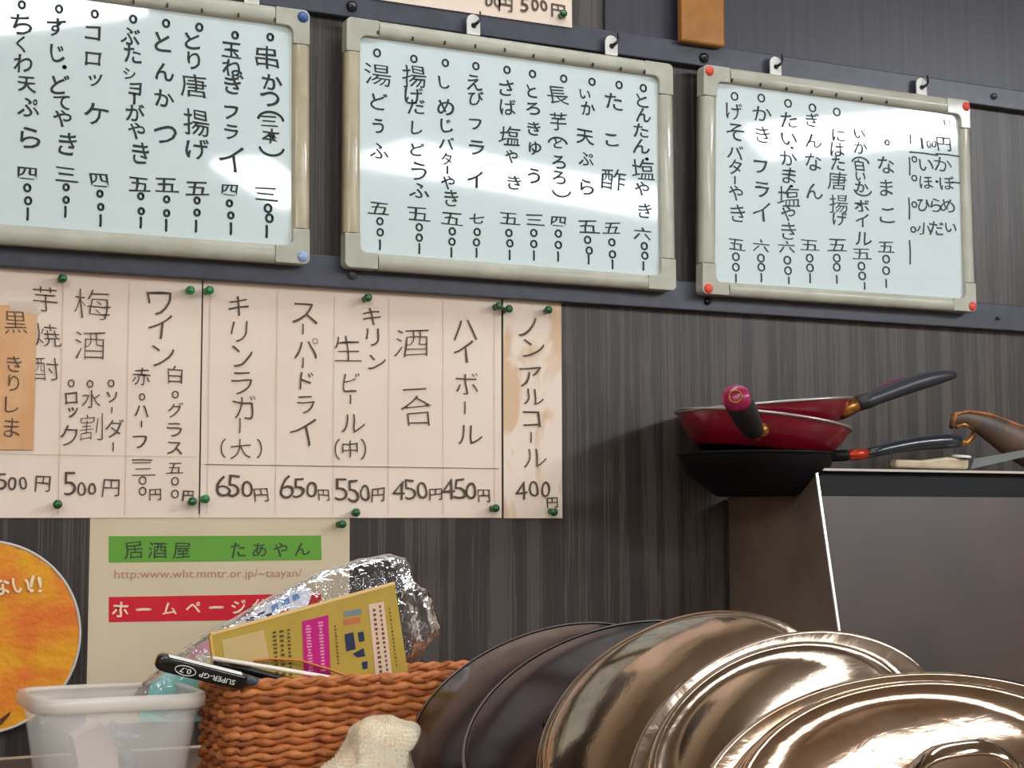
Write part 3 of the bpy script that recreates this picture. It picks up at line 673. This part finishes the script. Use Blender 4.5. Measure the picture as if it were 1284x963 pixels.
# brown wooden spatula-like scoop behind it
sc_ = empty('wooden_scoop', P(1270, 575, -.10), 'curved brown wooden scoop lying at the right of the pan stack', 'scoop')
pts = [P(1192, 537, -.10), P(1196, 525, -.10), P(1212, 524, -.10), P(1240, 536, -.10), P(1268, 552, -.10), P(1300, 568, -.10), P(1340, 580, -.10)]
MB().tube(pts, [.003, .0075, .010, .018, .024, .028, .026], 16, .55, upv=Vector((0, 1, 0))).build('scoop_body', mat('scorched_wood', (92, 66, 48), .5, col2=(58, 44, 36), scale=(30, 30, 30)), sc_)
MB().tube([p+Vector((0, -.004, r)) for p, r in zip(pts, (.002, .006, .0085, .0165, .0225, .0265, .0245))], .0028, 8).build('worn_edge', mat('worn_wood_edge', (176, 104, 46), .4, col2=(110, 66, 34), scale=(60, 60, 60)), sc_)

# ------------------------------------------------------------------ pan lids in a rack
K = .92
LID = [((.6639, 1.3605, -.168), (-.478, -.285, .831), .1309), ((.6591, 1.2014, -.1625), (-.448, -.343, .826), .1365),
       ((.6475, 1.0809, -.1534), (-.604, -.35, .716), .1219), ((.6396, .9316, -.1573), (-.606, -.362, .709), .1157),
       ((.6118, .743, -.1633), (-.339, -.366, .867), .1384)]
KNOB = {1: (700, 896), 2: (858, 866), 3: (1000, 906), 4: (1205, 955)}
M_dark = mat('dark_seasoned_metal', (92, 76, 76), .18, 1., col2=(42, 39, 48), scale=(12, 12, 12), bump=.03, bscale=(60, 60, 60))
M_sst = mat('brushed_stainless', (188, 168, 150), .10, 1., col2=(156, 136, 120), scale=(14, 14, 14), detail=5, bump=.22, bscale=(24, 24, 24), dist=.4)
M_sst5 = mat('warm_stainless', (204, 178, 156), .09, 1., col2=(172, 134, 104), scale=(16, 16, 16), detail=5, bump=.26, bscale=(22, 22, 22), dist=.6)
M_lid_edge = mat('polished_lid_edge', (225, 215, 205), .12, 1.)
labs = ['dark flat lid furthest back in the rack', 'second dark lid of the rack, black knob peeping out at its middle', 'large grey steel lid in the middle of the rack with a loop knob',
        'stepped stainless lid second from the front of the rack', 'frontmost stainless lid with an arched strap handle']
for i, (c, N, R) in enumerate(LID):
    c = L3(*(Vector(c)*K)); N = Vector(N).normalized(); R *= K
    lowz = c.z-R*math.sqrt(1-N.z**2)
    r = empty('pan_lid', (c.x, c.y, lowz), labs[i], 'pan lid', 'pan lids standing in the lid rack')
    if i < 2:
        prof = [(R*.97, -.004), (R*.998, -.003), (R, -.001), (R*.985, .0004), (R*.96, .0012), (R*.86, .0060), (R*.7, .0105), (R*.4, .0165), (R*.1, .0190), (0, .0190)]
        MB().lathe(prof, c, N, 96).build('lid_disc', M_dark, r)
        MB().lathe([(R*.985, -.0036), (R*1.004, -.0036), (R*1.009, -.0014), (R*1.0, .0010), (R*.985, .0008)], c, N, 96).build('rim_edge', M_lid_edge if 0 else mat('dark_rim', (140, 132, 136), .16, 1.), r)
        top = .019
    elif i == 2:
        prof = [(R*.975, -.005), (R*1.0, -.0035), (R*1.0, -.001), (R*.985, .0005), (R*.965, -.0002), (R*.93, .0008), (R*.915, .004), (R*.88, .0062), (R*.6, .0135), (R*.3, .0175), (R*.08, .0185), (0, .0185)]
        MB().lathe(prof, c, N, 96).build('lid_disc', M_sst, r); top = .0185
    else:
        prof = [(R*.975, -.007), (R*1.0, -.005), (R*1.004, -.002), (R*.99, .0006), (R*.965, .0008), (R*.90, -.0008), (R*.865, .0000), (R*.845, .004), (R*.835, .0085), (R*.80, .0108), (R*.765, .0112), (R*.74, .0100), (R*.6, .0145), (R*.4, .0185), (R*.2, .021), (0, .0215)]
        MB().lathe(prof, c, N, 96).build('lid_disc', M_sst5 if i == 4 else M_sst, r); top = .0215
    if i > 0:    # arched strap handle
        ax = N.cross(Vector((0, 0, 1))).normalized()
        d = ray(*KNOB[i]); q0 = c+N*(top+.012); hc = EYE+d*((q0-EYE).dot(N)/d.dot(N))-N*(top+.012)
        if i == 4: ax = (Rt-N*Rt.dot(N)).normalized()
        pts = []; w = .012 if i < 4 else .030; hh = .014 if i < 4 else .021
        for k in range(15):
            s = k/14*2-1; pts.append(hc+N*(top-.001+hh*(1-abs(s)**3.2))+ax*(w*s))
        side = N.cross(ax)
        mbh = MB().tube(pts, [.0065 if 1 < k < 13 else .008 for k in range(15)], 10, .32, upv=N)
        mbh.build('strap_handle', M_blk if i == 1 else M_sst, r)
        for s in (-1, 1):
            MB().lathe([(0, .004), (.003, .0035), (.0042, .002), (.0042, 0)], hc+N*top+ax*(s*w*1.02), N, 12).build('rivet', M_blk if i == 1 else M_sst, r)
# wire rack under and behind the lids
M_wire = mat('rack_wire', (150, 148, 146), .3, .9)
ra = L3(*(Vector(LID[0][0])*K)); rb = L3(*(Vector(LID[4][0])*K))
rack = empty('lid_rack', ((ra.x+rb.x)/2, (ra.y+rb.y)/2, CTR), 'low wire rack that carries the row of pan lids', 'rack')
for dx in (-.06, .075):
    MB().tube([(ra.x+dx, ra.y+.06, CTR+.004), (rb.x+dx, rb.y-.06, CTR+.004)], .003, 8).build('base_wire', M_wire, rack)
for i, (c, N, R) in enumerate(LID):
    c = L3(*(Vector(c)*K)); N = Vector(N).normalized(); R *= K; u = N.cross(Vector((0, 0, 1))).normalized(); v = u.cross(N)*1.0
    if v.z < 0: v = -v
    o_ = c-N*.012
    low = o_-v*((o_.z-(CTR+.006))/max(v.z, .1))
    MB().tube([low-u*.05, o_+v*R*.15-u*.05, o_+v*R*.3-u*.02, o_+v*R*.3+u*.02, o_+v*R*.15+u*.05, low+u*.05], .0022, 8).build('divider_wire', M_wire, rack)

# ------------------------------------------------------------------ woven basket
bx0, bx1, by0, by1 = .3765, .66, -1.75+1.400, -1.75+1.495
BT = EYE.z-.1375; BB = CTR+.002
bk = empty('woven_basket', ((bx0+bx1)/2, (by0+by1)/2, CTR), 'oblong woven reed basket full of stationery in front of the poster', 'basket')
def perim(x0, x1, y0, y1, rc, step):
    pts = []
    def arc(cx, cy, a0):
        n = 8
        for k in range(n): a = a0+math.pi/2*k/n; pts.append((cx+rc*math.cos(a), cy+rc*math.sin(a)))
    def ln(ax, ay, bx_, by_):
        L = math.hypot(bx_-ax, by_-ay); n = max(2, int(L/step))
        for k in range(n): pts.append((lerp(ax, bx_, k/n), lerp(ay, by_, k/n)))
    ln(x0+rc, y0, x1-rc, y0); arc(x1-rc, y0+rc, -math.pi/2); ln(x1, y0+rc, x1, y1-rc); arc(x1-rc, y1-rc, 0)
    ln(x1-rc, y1, x0+rc, y1); arc(x0+rc, y1-rc, math.pi/2); ln(x0, y1-rc, x0, y0+rc); arc(x0+rc, y0+rc, math.pi)
    return pts
def reed(i):
    return mat('reed_%d' % i, [(196, 118, 58), (176, 98, 44), (208, 132, 72)][i], .55, col2=[(150, 80, 38), (132, 66, 30), (170, 96, 50)][i], scale=(70, 70, 70), detail=3, bump=.3, bscale=(500, 500, 900))
rows = 16; hrow = (BT-BB)/rows
base = perim(bx0, bx1, by0, by1, .010, .0022)
L = 0; cum = [0]
for a, b in zip(base, base[1:]+base[:1]): L += math.hypot(b[0]-a[0], b[1]-a[1]); cum.append(L)
nst = int(L/.0145)//2*2+1
for rr in range(rows):
    z = BB+hrow*(rr+.5); pts = []; rad = []
    tp = 1-.00*(rows-rr)
    sd = rr*7.3
    for i, (x, y) in enumerate(base):
        nx_, ny_ = base[(i+1) % len(base)][0]-base[i-1][0], base[(i+1) % len(base)][1]-base[i-1][1]; l = math.hypot(nx_, ny_); ox, oy = ny_/l, -nx_/l
        ph = math.pi*nst*cum[i]/L+rr*math.pi
        w = math.sin(ph); e = noise.noise(Vector((x*40, y*40, sd)))
        pts.append((x+ox*.0019*w, y+oy*.0019*w, z+.0013*math.cos(ph)*(1 if rr % 2 else -1)*.8+.0009*e)); rad.append(hrow*(.44+.20*abs(w)+.10*e))
    o = MB().tube(pts, rad, 8, 1.0, closed=True).build('woven_strand', reed(rr % 3), bk)
# twisted top border
for k in (0, 1):
    pts = []
    for i, (x, y) in enumerate(base):
        nx_, ny_ = base[(i+1) % len(base)][0]-base[i-1][0], base[(i+1) % len(base)][1]-base[i-1][1]; l = math.hypot(nx_, ny_); ox, oy = ny_/l, -nx_/l
        ph = 2*math.pi*int(L/.032)*cum[i]/L+k*math.pi
        pts.append((x+ox*.0022*math.cos(ph), y+oy*.0022*math.cos(ph), BT-.0004+.0016*math.sin(ph)))
    MB().tube(pts, .0027, 8, closed=True).build('rim_border', reed(2*k), bk)
for i in range(nst):      # upright stakes inside
    t = (i+.5)/nst*L; j = max(k for k in range(len(cum)) if cum[k] <= t) % len(base); x, y = base[j]
    MB().tube([(x, y, BB), (x, y, BT)], .0016, 6).build('stake', reed(1), bk)
MB().box((bx0+.004, by0+.004, CTR), (bx1-.004, by1-.004, CTR+.004)).build('basket_floor', reed(1), bk)

# ------------------------------------------------------------------ things in the basket
# booklet
ny = by0+.052
def q_(px, py, y=ny): return P(px, py, y)
bkl = empty('booklet', q_(400, 870), 'mustard yellow booklet with a magenta text box standing in the basket', 'booklet')
TL, TR, BR, BL = q_(264, 797), q_(495, 733), q_(519, 893), q_(276, 893)
M_must = mat('mustard_cover', (192, 164, 72), .4, col2=(180, 150, 62), scale=(14, 14, 14), coat=.2)
MB().prism([BL, BR, TR, TL], .0055).build('cover', M_must, bkl)
MB().prism([TL+Vector((0, -.0008, .0)), TR+Vector((0, -.0008, 0)), TR+Vector((0, -.0008, .0022)), TL+Vector((0, -.0008, .0022))], .0072).build('page_edge', mat('page_edge', (236, 196, 130), .6), bkl)
MB().prism([BL+Vector((-.0010, -.0006, 0)), BL+Vector((.0014, -.0006, 0)), TL+Vector((.0014, -.0006, 0)), TL+Vector((-.001, -.0006, 0))], .0066).build('spine', mat('spine_orange', (226, 176, 96), .5), bkl)
yq = ny-.0004
def patch(pp, m, name, lab=None, y=yq, par=bkl):
    o = MB().prism([P(*p, y) for p in pp][::-1], .0002).build(name, m, par)
    if lab: o['label'] = lab
    return o
M_mag = mat('magenta_print', (196, 28, 122), .4); M_lp = mat('pale_pink_print', (226, 192, 168), .5); M_brn = mat('brown_print', (96, 76, 40), .5)
M_nvy = mat('navy_print', (38, 48, 74), .5); M_pinkish = mat('rose_print', (232, 150, 186), .5); M_cream = mat('cream_print', (206, 178, 120), .5)
cr = lambda x, y: (330+x/6.758, 740+y/6.758)
patch([cr(330, 265), cr(552, 210), cr(580, 900), cr(352, 900)], M_mag, 'magenta_box', 'magenta text box')
patch([cr(893, 120), cr(1020, 98), cr(1110, 850), cr(965, 850)], M_lp, 'pale_column', 'pale pink column with rows of print')
patch([(278, 803), (330, 790), (340, 835), (284, 840)], M_cream, 'pale_panel')
def rows_of(x0, y0, x1, y1, n, w, m, name='small_print', seed=1):
    """a column of tiny illegible print seen as short bars"""
    rnd = random.Random(seed); mb = MB()
    for k in range(n):
        t = k/n; x = lerp(x0, x1, t); y = lerp(y0, y1, t); hh = abs(y1-y0)/n*.55; ww = w*rnd.uniform(.55, 1)
        a = [cr(x-ww/2, y), cr(x+ww/2, y-ww*.12), cr(x+ww/2+1, y+hh-ww*.12), cr(x-ww/2+1, y+hh)]
        pts = [P(*p, yq-.0003) for p in a][::-1]; mb.add(pts, [(0, 1, 2, 3)])
    o = mb.build(name, m, bkl); o['kind'] = 'stuff'
rows_of(380, 300, 405, 700, 16, 48, M_pinkish, seed=1); rows_of(485, 270, 512, 700, 16, 42, M_pinkish, seed=2)
rows_of(940, 160, 1005, 760, 15, 30, M_brn, seed=3); rows_of(990, 130, 1060, 740, 16, 24, M_brn, seed=4)
rows_of(95, 350, 120, 760, 12, 34, M_brn, seed=5); rows_of(155, 340, 175, 740, 10, 38, M_brn, seed=6); rows_of(215, 330, 235, 740, 13, 34, M_brn, seed=7)
rows_of(1070, 150, 1135, 660, 16, 14, M_brn, seed=8); rows_of(610, 300, 640, 640, 12, 18, M_brn, seed=9)
patch([cr(690, 375), cr(765, 355), cr(785, 500), cr(705, 520)], M_nvy, 'picture_print')
patch([cr(680, 185), cr(830, 155), cr(835, 205), cr(690, 225)], mat('slate_print', (120, 130, 140), .5), 'picture_print')
patch([cr(675, 250), cr(820, 225), cr(830, 275), cr(690, 300)], mat('terracotta_print', (196, 112, 70), .5), 'picture_print')
patch([cr(800, 360), cr(850, 350), cr(860, 430), cr(815, 440)], M_nvy, 'picture_print')
patch([cr(760, 540), cr(850, 490), cr(865, 560), cr(800, 570)], M_nvy, 'picture_print')
patch([cr(835, 610), cr(885, 600), cr(885, 665), cr(845, 670)], M_nvy, 'picture_print')
# black pen / case with white print, lying over the rim
pa, pb_ = P(196, 828, by0-.010), P(306, 855, by0-.009)
case = empty('pen_case', pb_, 'chunky black pen barrel with upside-down white print, poking over the basket rim', 'pen')
d = (pb_-pa); upv = Vector((0, -.25, 1)).normalized(); dn = d.normalized(); w_ = dn.cross(upv).normalized(); upc = w_.cross(dn).normalized()
if upc.z < 0: upc = -upc
h_, t_ = .0076, .0068
def cpt(s, a, b): return pa+d*s+upc*(a*h_)+w_*(b*t_)
ws = 1 if w_.y < 0 else -1    # sign that faces the viewer
prof = []
mb = MB(); vs = []; fs = []
S = [(0, .55), (.02, .8), (.06, .95), (.12, 1), (.6, 1), (.95, .95), (1.0, .85)]
for s, k in S:
    for j in range(16):
        a = 2*math.pi*j/16; ca, sa = math.cos(a), math.sin(a)
        vs.append(cpt(s, k*math.copysign(abs(sa)**.5, sa), k*math.copysign(abs(ca)**.5, ca)))
for i in range(len(S)-1):
    for j in range(16): fs.append((i*16+j, i*16+(j+1) % 16, (i+1)*16+(j+1) % 16, (i+1)*16+j))
fs += [tuple(range(15, -1, -1)), tuple(range((len(S)-1)*16, len(S)*16))]
mb.add(vs, fs, True); mb.build('barrel', mat('gloss_black', (14, 14, 16), .18, coat=.6), case)
mb = MB().prism([cpt(.10, .99, ws*.9), cpt(.93, .99, ws*.9), cpt(.93, 1.06, ws*.1), cpt(.10, 1.06, ws*.1)], .0006, Vector((0, 0, -1)))
mb.build('painted_highlight', mat('highlight_white', (238, 236, 232), .25), case)  # glint along the top edge of the barrel, painted as a strip
MB().tube([pb_+upc*.002, pb_+d*.16+upc*.002+Vector((0, .012, 0)), pb_+d*.36+Vector((0, .026, 0))+upc*.004], [.0072, .006, .0025], 10, .7).build('grey_tip', mat('grey_grip', (70, 74, 82), .5), case)
# upside-down lettering on the barrel
def case_text(body, s0, s1, hgt):
    c = bpy.data.curves.new('t', 'FONT'); c.body = body; c.size = 1; c.resolution_u = 2; c.offset = .012
    o = bpy.data.objects.new('t', c); COL.objects.link(o); bpy.context.view_layer.update()
    me = bpy.data.meshes.new_from_object(o.evaluated_get(bpy.context.evaluated_depsgraph_get())); bpy.data.objects.remove(o)
    xs = [v.co.x for v in me.vertices]; a0, a1 = min(xs), max(xs); ys = [v.co.y for v in me.vertices]; b0, b1 = min(ys), max(ys)
    for v in me.vertices:
        u = 1-(v.co.x-a0)/(a1-a0); h = -((v.co.y-b0)/(b1-b0)-.5)*hgt
        v.co = cpt(lerp(s0, s1, u), h-.1, ws*1.06)-Vector(case.location)
    me.materials.clear(); me.materials.append(M_hook); o = bpy.data.objects.new('lettering', me); COL.objects.link(o); o.parent = case
case_text('SUPER-GP', .47, .88, .62); case_text('0.7', .25, .38, .6)
ring = [cpt(.315+.115*math.cos(2*math.pi*k/24), -.1+.55*math.sin(2*math.pi*k/24), ws*1.06) for k in range(24)]
MB().tube(ring, .0004, 5, closed=True).build('oval_print', M_hook, case)
# white stick and the strip of bamboo on the basket
a, b = P(266, 825, by0-.003), P(447, 855, by0+.006)
st = MB().tube([a, a.lerp(b, .5), b, b+(b-a)*.15], [.0018, .002, .0018, .0015], 8).build('white_stick', mat('white_stick', (246, 236, 224), .35)); tag(st, 'thin white stick lying across the basket rim before the booklet', 'stick')
a, b, c = P(328, 826, ny-.006), P(375, 826, ny-.006), P(452, 858, ny-.006)
st = MB().tube([P(318, 829, ny-.006), P(340, 826, ny-.006), P(375, 828, ny-.006), P(415, 840, ny-.006), P(455, 856, ny-.006), P(480, 868, ny-.006)], .0022, 8, .5).build('reed_strip', mat('reed_strip', (204, 122, 56), .5)); tag(st, 'bent orange-brown strip arching before the booklet', 'strip')
st = empty('black_clip_pen', P(330, 850, ny-.014), 'slim black pen in the basket under the white stick', 'pen')
MB().tube([P(268, 831, ny-.014), P(300, 838, ny-.014), P(370, 856, ny-.014), P(420, 872, ny-.014)], [.0035, .0042, .0042, .003], 10).build('barrel', M_black, st)
MB().tube([P(270, 828, ny-.019), P(315, 836, ny-.019)], .0012, 6).build('clip', M_steel, st)

# ------------------------------------------------------------------ translucent tub
TZ = EYE.z-.145; tx0, tx1, ty0, ty1 = .212, .362, -1.75+1.405, -1.75+1.535
tub = empty('plastic_tub', ((tx0+tx1)/2, (ty0+ty1)/2, CTR), 'frosted translucent plastic tub beside the woven basket', 'tub')
M_fros = mat('frosted_plastic', (242, 238, 232), .3, alpha=.27, coat=.3)
M_frim = mat('frosted_rim', (240, 230, 218), .3, alpha=.6, coat=.4)
def rring(x0, x1, y0, y1, rc, z, n=8):
    out = []
    for cx_, cy_, a0 in ((x1-rc, y0+rc, -90), (x1-rc, y1-rc, 0), (x0+rc, y1-rc, 90), (x0+rc, y0+rc, 180)):
        for k in range(n+1):
            a = math.radians(a0+90*k/n); out.append(Vector((cx_+rc*math.cos(a), cy_+rc*math.sin(a), z)))
    return out
def loft(rings, cap0=True, cap1=False):
    vs = []; fs = []; n = len(rings[0])
    for r in rings: vs += r
    for i in range(len(rings)-1):
        for k in range(n): fs.append((i*n+k, i*n+(k+1) % n, (i+1)*n+(k+1) % n, (i+1)*n+k))
    if cap0: fs.append(tuple(range(n-1, -1, -1)))
    if cap1: fs.append(tuple(range((len(rings)-1)*n, len(rings)*n)))
    return vs, fs
def rr_(ins, z): return rring(tx0+ins, tx1-ins, ty0+ins, ty1-ins, max(.02, .028-ins*.3), z)
vs, fs = loft([rr_(.017, CTR+.001), rr_(.015, CTR+.006), rr_(.0045, TZ-.012), rr_(.004, TZ-.003), rr_(.0055, TZ-.003), rr_(.006, TZ-.012), rr_(.0165, CTR+.007)], True, True)
MB().add(vs, fs, True).build('tub_body', M_fros, tub)
vs, fs = loft([rr_(.0015, TZ-.0135), rr_(-.001, TZ-.012), rr_(-.0015, TZ-.006), rr_(-.0005, TZ-.001), rr_(.002, TZ), rr_(.006, TZ-.001), rr_(.0065, TZ-.004), rr_(.003, TZ-.006), rr_(.0015, TZ-.0135)], False, False)
MB().add(vs, fs, True).build('rolled_rim', M_frim, tub)
# white box inside the tub
wbx = MB().prism([P(92, 925, ty0+.035), P(102, 985, ty0+.035), P(152, 990, ty0+.035), P(146, 930, ty0+.035), P(127, 905, ty0+.035)], .03)
tag(wbx.build('white_carton', mat('white_carton', (240, 226, 218), .5), bevel=.001), 'small white carton tilted inside the frosted tub', 'carton')
cw = []
for k in range(9):
    cw.append(P(140+k*4.2+random.uniform(-2, 2), 905+k*9, ty0+.03+random.uniform(-.004, .004)))
tag(MB().tube(cw, [.003, .006, .008, .009, .007, .009, .008, .007, .005], 7, .5).build('cellophane_wrap', mat('cellophane', (206, 226, 240), .08, trans=.8, ior=1.3, alpha=.6, coat=.5, bump=.5, bscale=(200, 200, 200)), flat=True), 'shiny crumpled cellophane wrapper beside the white carton in the tub', 'wrapper')

# ------------------------------------------------------------------ clear bag with label, from the tub up behind the booklet
M_bag = bpy.data.materials.new('clear_film'); M_bag.use_nodes = True
nt = M_bag.node_tree; nt.nodes.clear()
out = nt.nodes.new('ShaderNodeOutputMaterial'); mx = nt.nodes.new('ShaderNodeMixShader'); tr = nt.nodes.new('ShaderNodeBsdfTransparent'); gl = nt.nodes.new('ShaderNodeBsdfGlossy')
tr.inputs[0].default_value = (.90, .91, .93, 1)
gl.inputs['Roughness'].default_value = .07; gl.inputs['Color'].default_value = (.95, .97, 1, 1); fr = nt.nodes.new('ShaderNodeFresnel'); fr.inputs[0].default_value = 1.6
tc = nt.nodes.new('ShaderNodeTexCoord'); nn = nt.nodes.new('ShaderNodeTexNoise'); nn.inputs['Scale'].default_value = 90; nn.inputs['Detail'].default_value = 2; nn.inputs['Distortion'].default_value = 1.2
bp = nt.nodes.new('ShaderNodeBump'); bp.inputs['Strength'].default_value = .5; bp.inputs['Distance'].default_value = .004
nt.links.new(tc.outputs['Object'], nn.inputs['Vector']); nt.links.new(nn.outputs[0], bp.inputs['Height'])
nt.links.new(bp.outputs[0], gl.inputs['Normal']); nt.links.new(bp.outputs[0], fr.inputs['Normal'])
ad = nt.nodes.new('ShaderNodeMath'); ad.operation = 'MULTIPLY_ADD'; ad.inputs[1].default_value = .75; ad.inputs[2].default_value = .02; ad.use_clamp = True
nt.links.new(fr.outputs[0], ad.inputs[0]); nt.links.new(ad.outputs[0], mx.inputs[0]); nt.links.new(tr.outputs[0], mx.inputs[1]); nt.links.new(gl.outputs[0], mx.inputs[2]); nt.links.new(mx.outputs[0], out.inputs[0])
BYG = by1+.022
bag = empty('clear_bag', P(230, 900, BYG), 'clear plastic bag rising out of the tub behind the booklet with crumpled end', 'plastic bag')
# cross sections: (upper px, lower px, half thickness)
SEC = [((166, 872), (176, 900), .004), ((182, 852), (215, 905), .012), ((212, 826), (262, 900), .016), ((262, 792), (322, 880), .018), ((330, 752), (390, 860), .020), ((400, 716), (440, 850), .022),
       ((450, 701), (490, 845), .022), ((488, 694), (515, 840), .020), ((508, 700), (528, 828), .016), ((516, 728), (540, 812), .018), ((538, 742), (549, 800), .012)]
NS = 28; rings = []
for i, (u_, l_, th) in enumerate(SEC):
    A, B = P(*u_, BYG), P(*l_, BYG); mid = (A+B)/2; hv = (A-B)/2; ring_ = []
    for k in range(NS):
        a = 2*math.pi*k/NS; ring_.append(mid+hv*math.cos(a)+Vector((0, 1, 0))*th*math.sin(a))
    rings.append(ring_)
fine = []
for i in range(len(rings)-1):
    for s in range(5):
        t = s/5; fine.append([rings[i][k].lerp(rings[i+1][k], t) for k in range(NS)])
fine.append(rings[-1])
tot = len(fine)
for i, r_ in enumerate(fine):
    amp = .0012+.0060*max(0, (i/tot-.72)/.28)
    ctr_ = sum(r_, Vector())/NS
    for k in range(NS):
        n_ = noise.noise_vector(r_[k]*70)*.6+noise.noise_vector(r_[k]*160)*.5; r_[k] = r_[k]+n_*amp
        r_[k].y = min(r_[k].y, -.004)
vs, fs = loft(fine, True, True)
MB().add(vs, fs, True).build('film', M_bag, bag)
yl = BYG-.006
lab_ = MB().prism([P(288, 800, yl), P(372, 778, yl), P(386, 760, yl), P(392, 742, yl), P(380, 734, yl), P(322, 764, yl), P(288, 787, yl)], .0006).build('paper_label', mat('label_white', (236, 236, 244), .4), bag)
lab_['label'] = 'white printed label'
M_lb = mat('label_blue', (120, 160, 214), .4); M_lr = mat('label_red', (170, 30, 44), .4)
for pp, m_ in (([(340, 760), (348, 756), (350, 764), (342, 768)], M_lb), ([(352, 753), (362, 749), (364, 756), (354, 760)], M_lb), ([(366, 747), (374, 743), (376, 750), (368, 754)], M_lb),
               ([(350, 768), (358, 763), (364, 763), (356, 771)], M_lr), ([(308, 777), (332, 766), (333, 768), (309, 779)], M_nvy), ([(300, 784), (318, 776), (319, 778), (301, 786)], M_nvy), ([(333, 771), (341, 768), (341, 771), (334, 774)], M_nvy)):
    o = MB().prism([P(*p, yl-.0004) for p in pp][::-1], .0002); sub(lab_, o, 'print_mark', m_)
tl = MB().prism([P(172, 905, yl), P(262, 905, yl), P(262, 842, yl), P(240, 830, yl), P(214, 838, yl), P(190, 858, yl)], .001).build('teal_insert', mat('teal_insert', (128, 206, 196), .4, col2=(168, 222, 212), scale=(20, 20, 20)), bag)
MB().prism([P(236, 828, yl), P(268, 815, yl), P(268, 800, yl), P(244, 812, yl)], .0006).build('red_label_end', mat('label_pinkish', (232, 170, 184), .4), bag)

# ------------------------------------------------------------------ fluffy towel in front of the basket
tw_c = P(474, 975, -.42)
rg = []; NT = 72; NZ = 26
zt_ = P(474, 908, -.42).z
for j in range(NZ+1):
    t = j/NZ; z = lerp(CTR, zt_, math.sin(t*math.pi/2)); k = math.cos(t*math.pi/2)**.75
    ring_ = []
    for a_ in range(NT):
        a = 2*math.pi*a_/NT; rx = .004+.046*k; ry = .003+.026*k
        p = Vector((tw_c.x-.004*(1-t)+.006*t+rx*math.cos(a), -.42+ry*math.sin(a), z)); p += noise.noise_vector(p*26)*.012+noise.noise_vector(p*90)*.003; p.z = max(p.z, CTR)
        ring_.append(p)
    rg.append(ring_)
vs, fs = loft(rg, True, True)
M_tow = mat('cream_terry', (255, 247, 230), .95, col2=(250, 234, 208), scale=(60, 60, 60), sub=.1)
tw = empty('hand_towel', (tw_c.x, -.42, CTR), 'crumpled cream terry towel between basket and dark lids', 'towel')
body = MB().add(vs, fs, True).build('towel_cloth', M_tow, tw)
pm = MB(); me = body.data; rnd = random.Random(5)   # looped pile
for p in me.polygons:
    c = sum((me.vertices[i].co for i in p.vertices), Vector())/len(p.vertices); nrm = p.normal
    if len(p.vertices) > 4: continue
    for s in range(34):
        w = [rnd.random() for _ in p.vertices]; sw = sum(w); q = Vector((rnd.uniform(-.0012, .0012), rnd.uniform(-.0012, .0012), rnd.uniform(-.0012, .0012)))+sum((me.vertices[i].co*wi for i, wi in zip(p.vertices, w)), Vector())/sw+Vector(tw.location)
        dd = (nrm+Vector((rnd.uniform(-.7, .7), rnd.uniform(-.7, .7), rnd.uniform(-.7, .7)))).normalized(); ax = dd.cross(Vector((rnd.random(), rnd.random(), rnd.random()))).normalized()
        pm.add([q-ax*.0002, q+ax*.0002, q+dd*rnd.uniform(.001, .003)], [(0, 1, 2)])
tag(pm.build('terry_pile', M_tow, tw), kind='stuff')
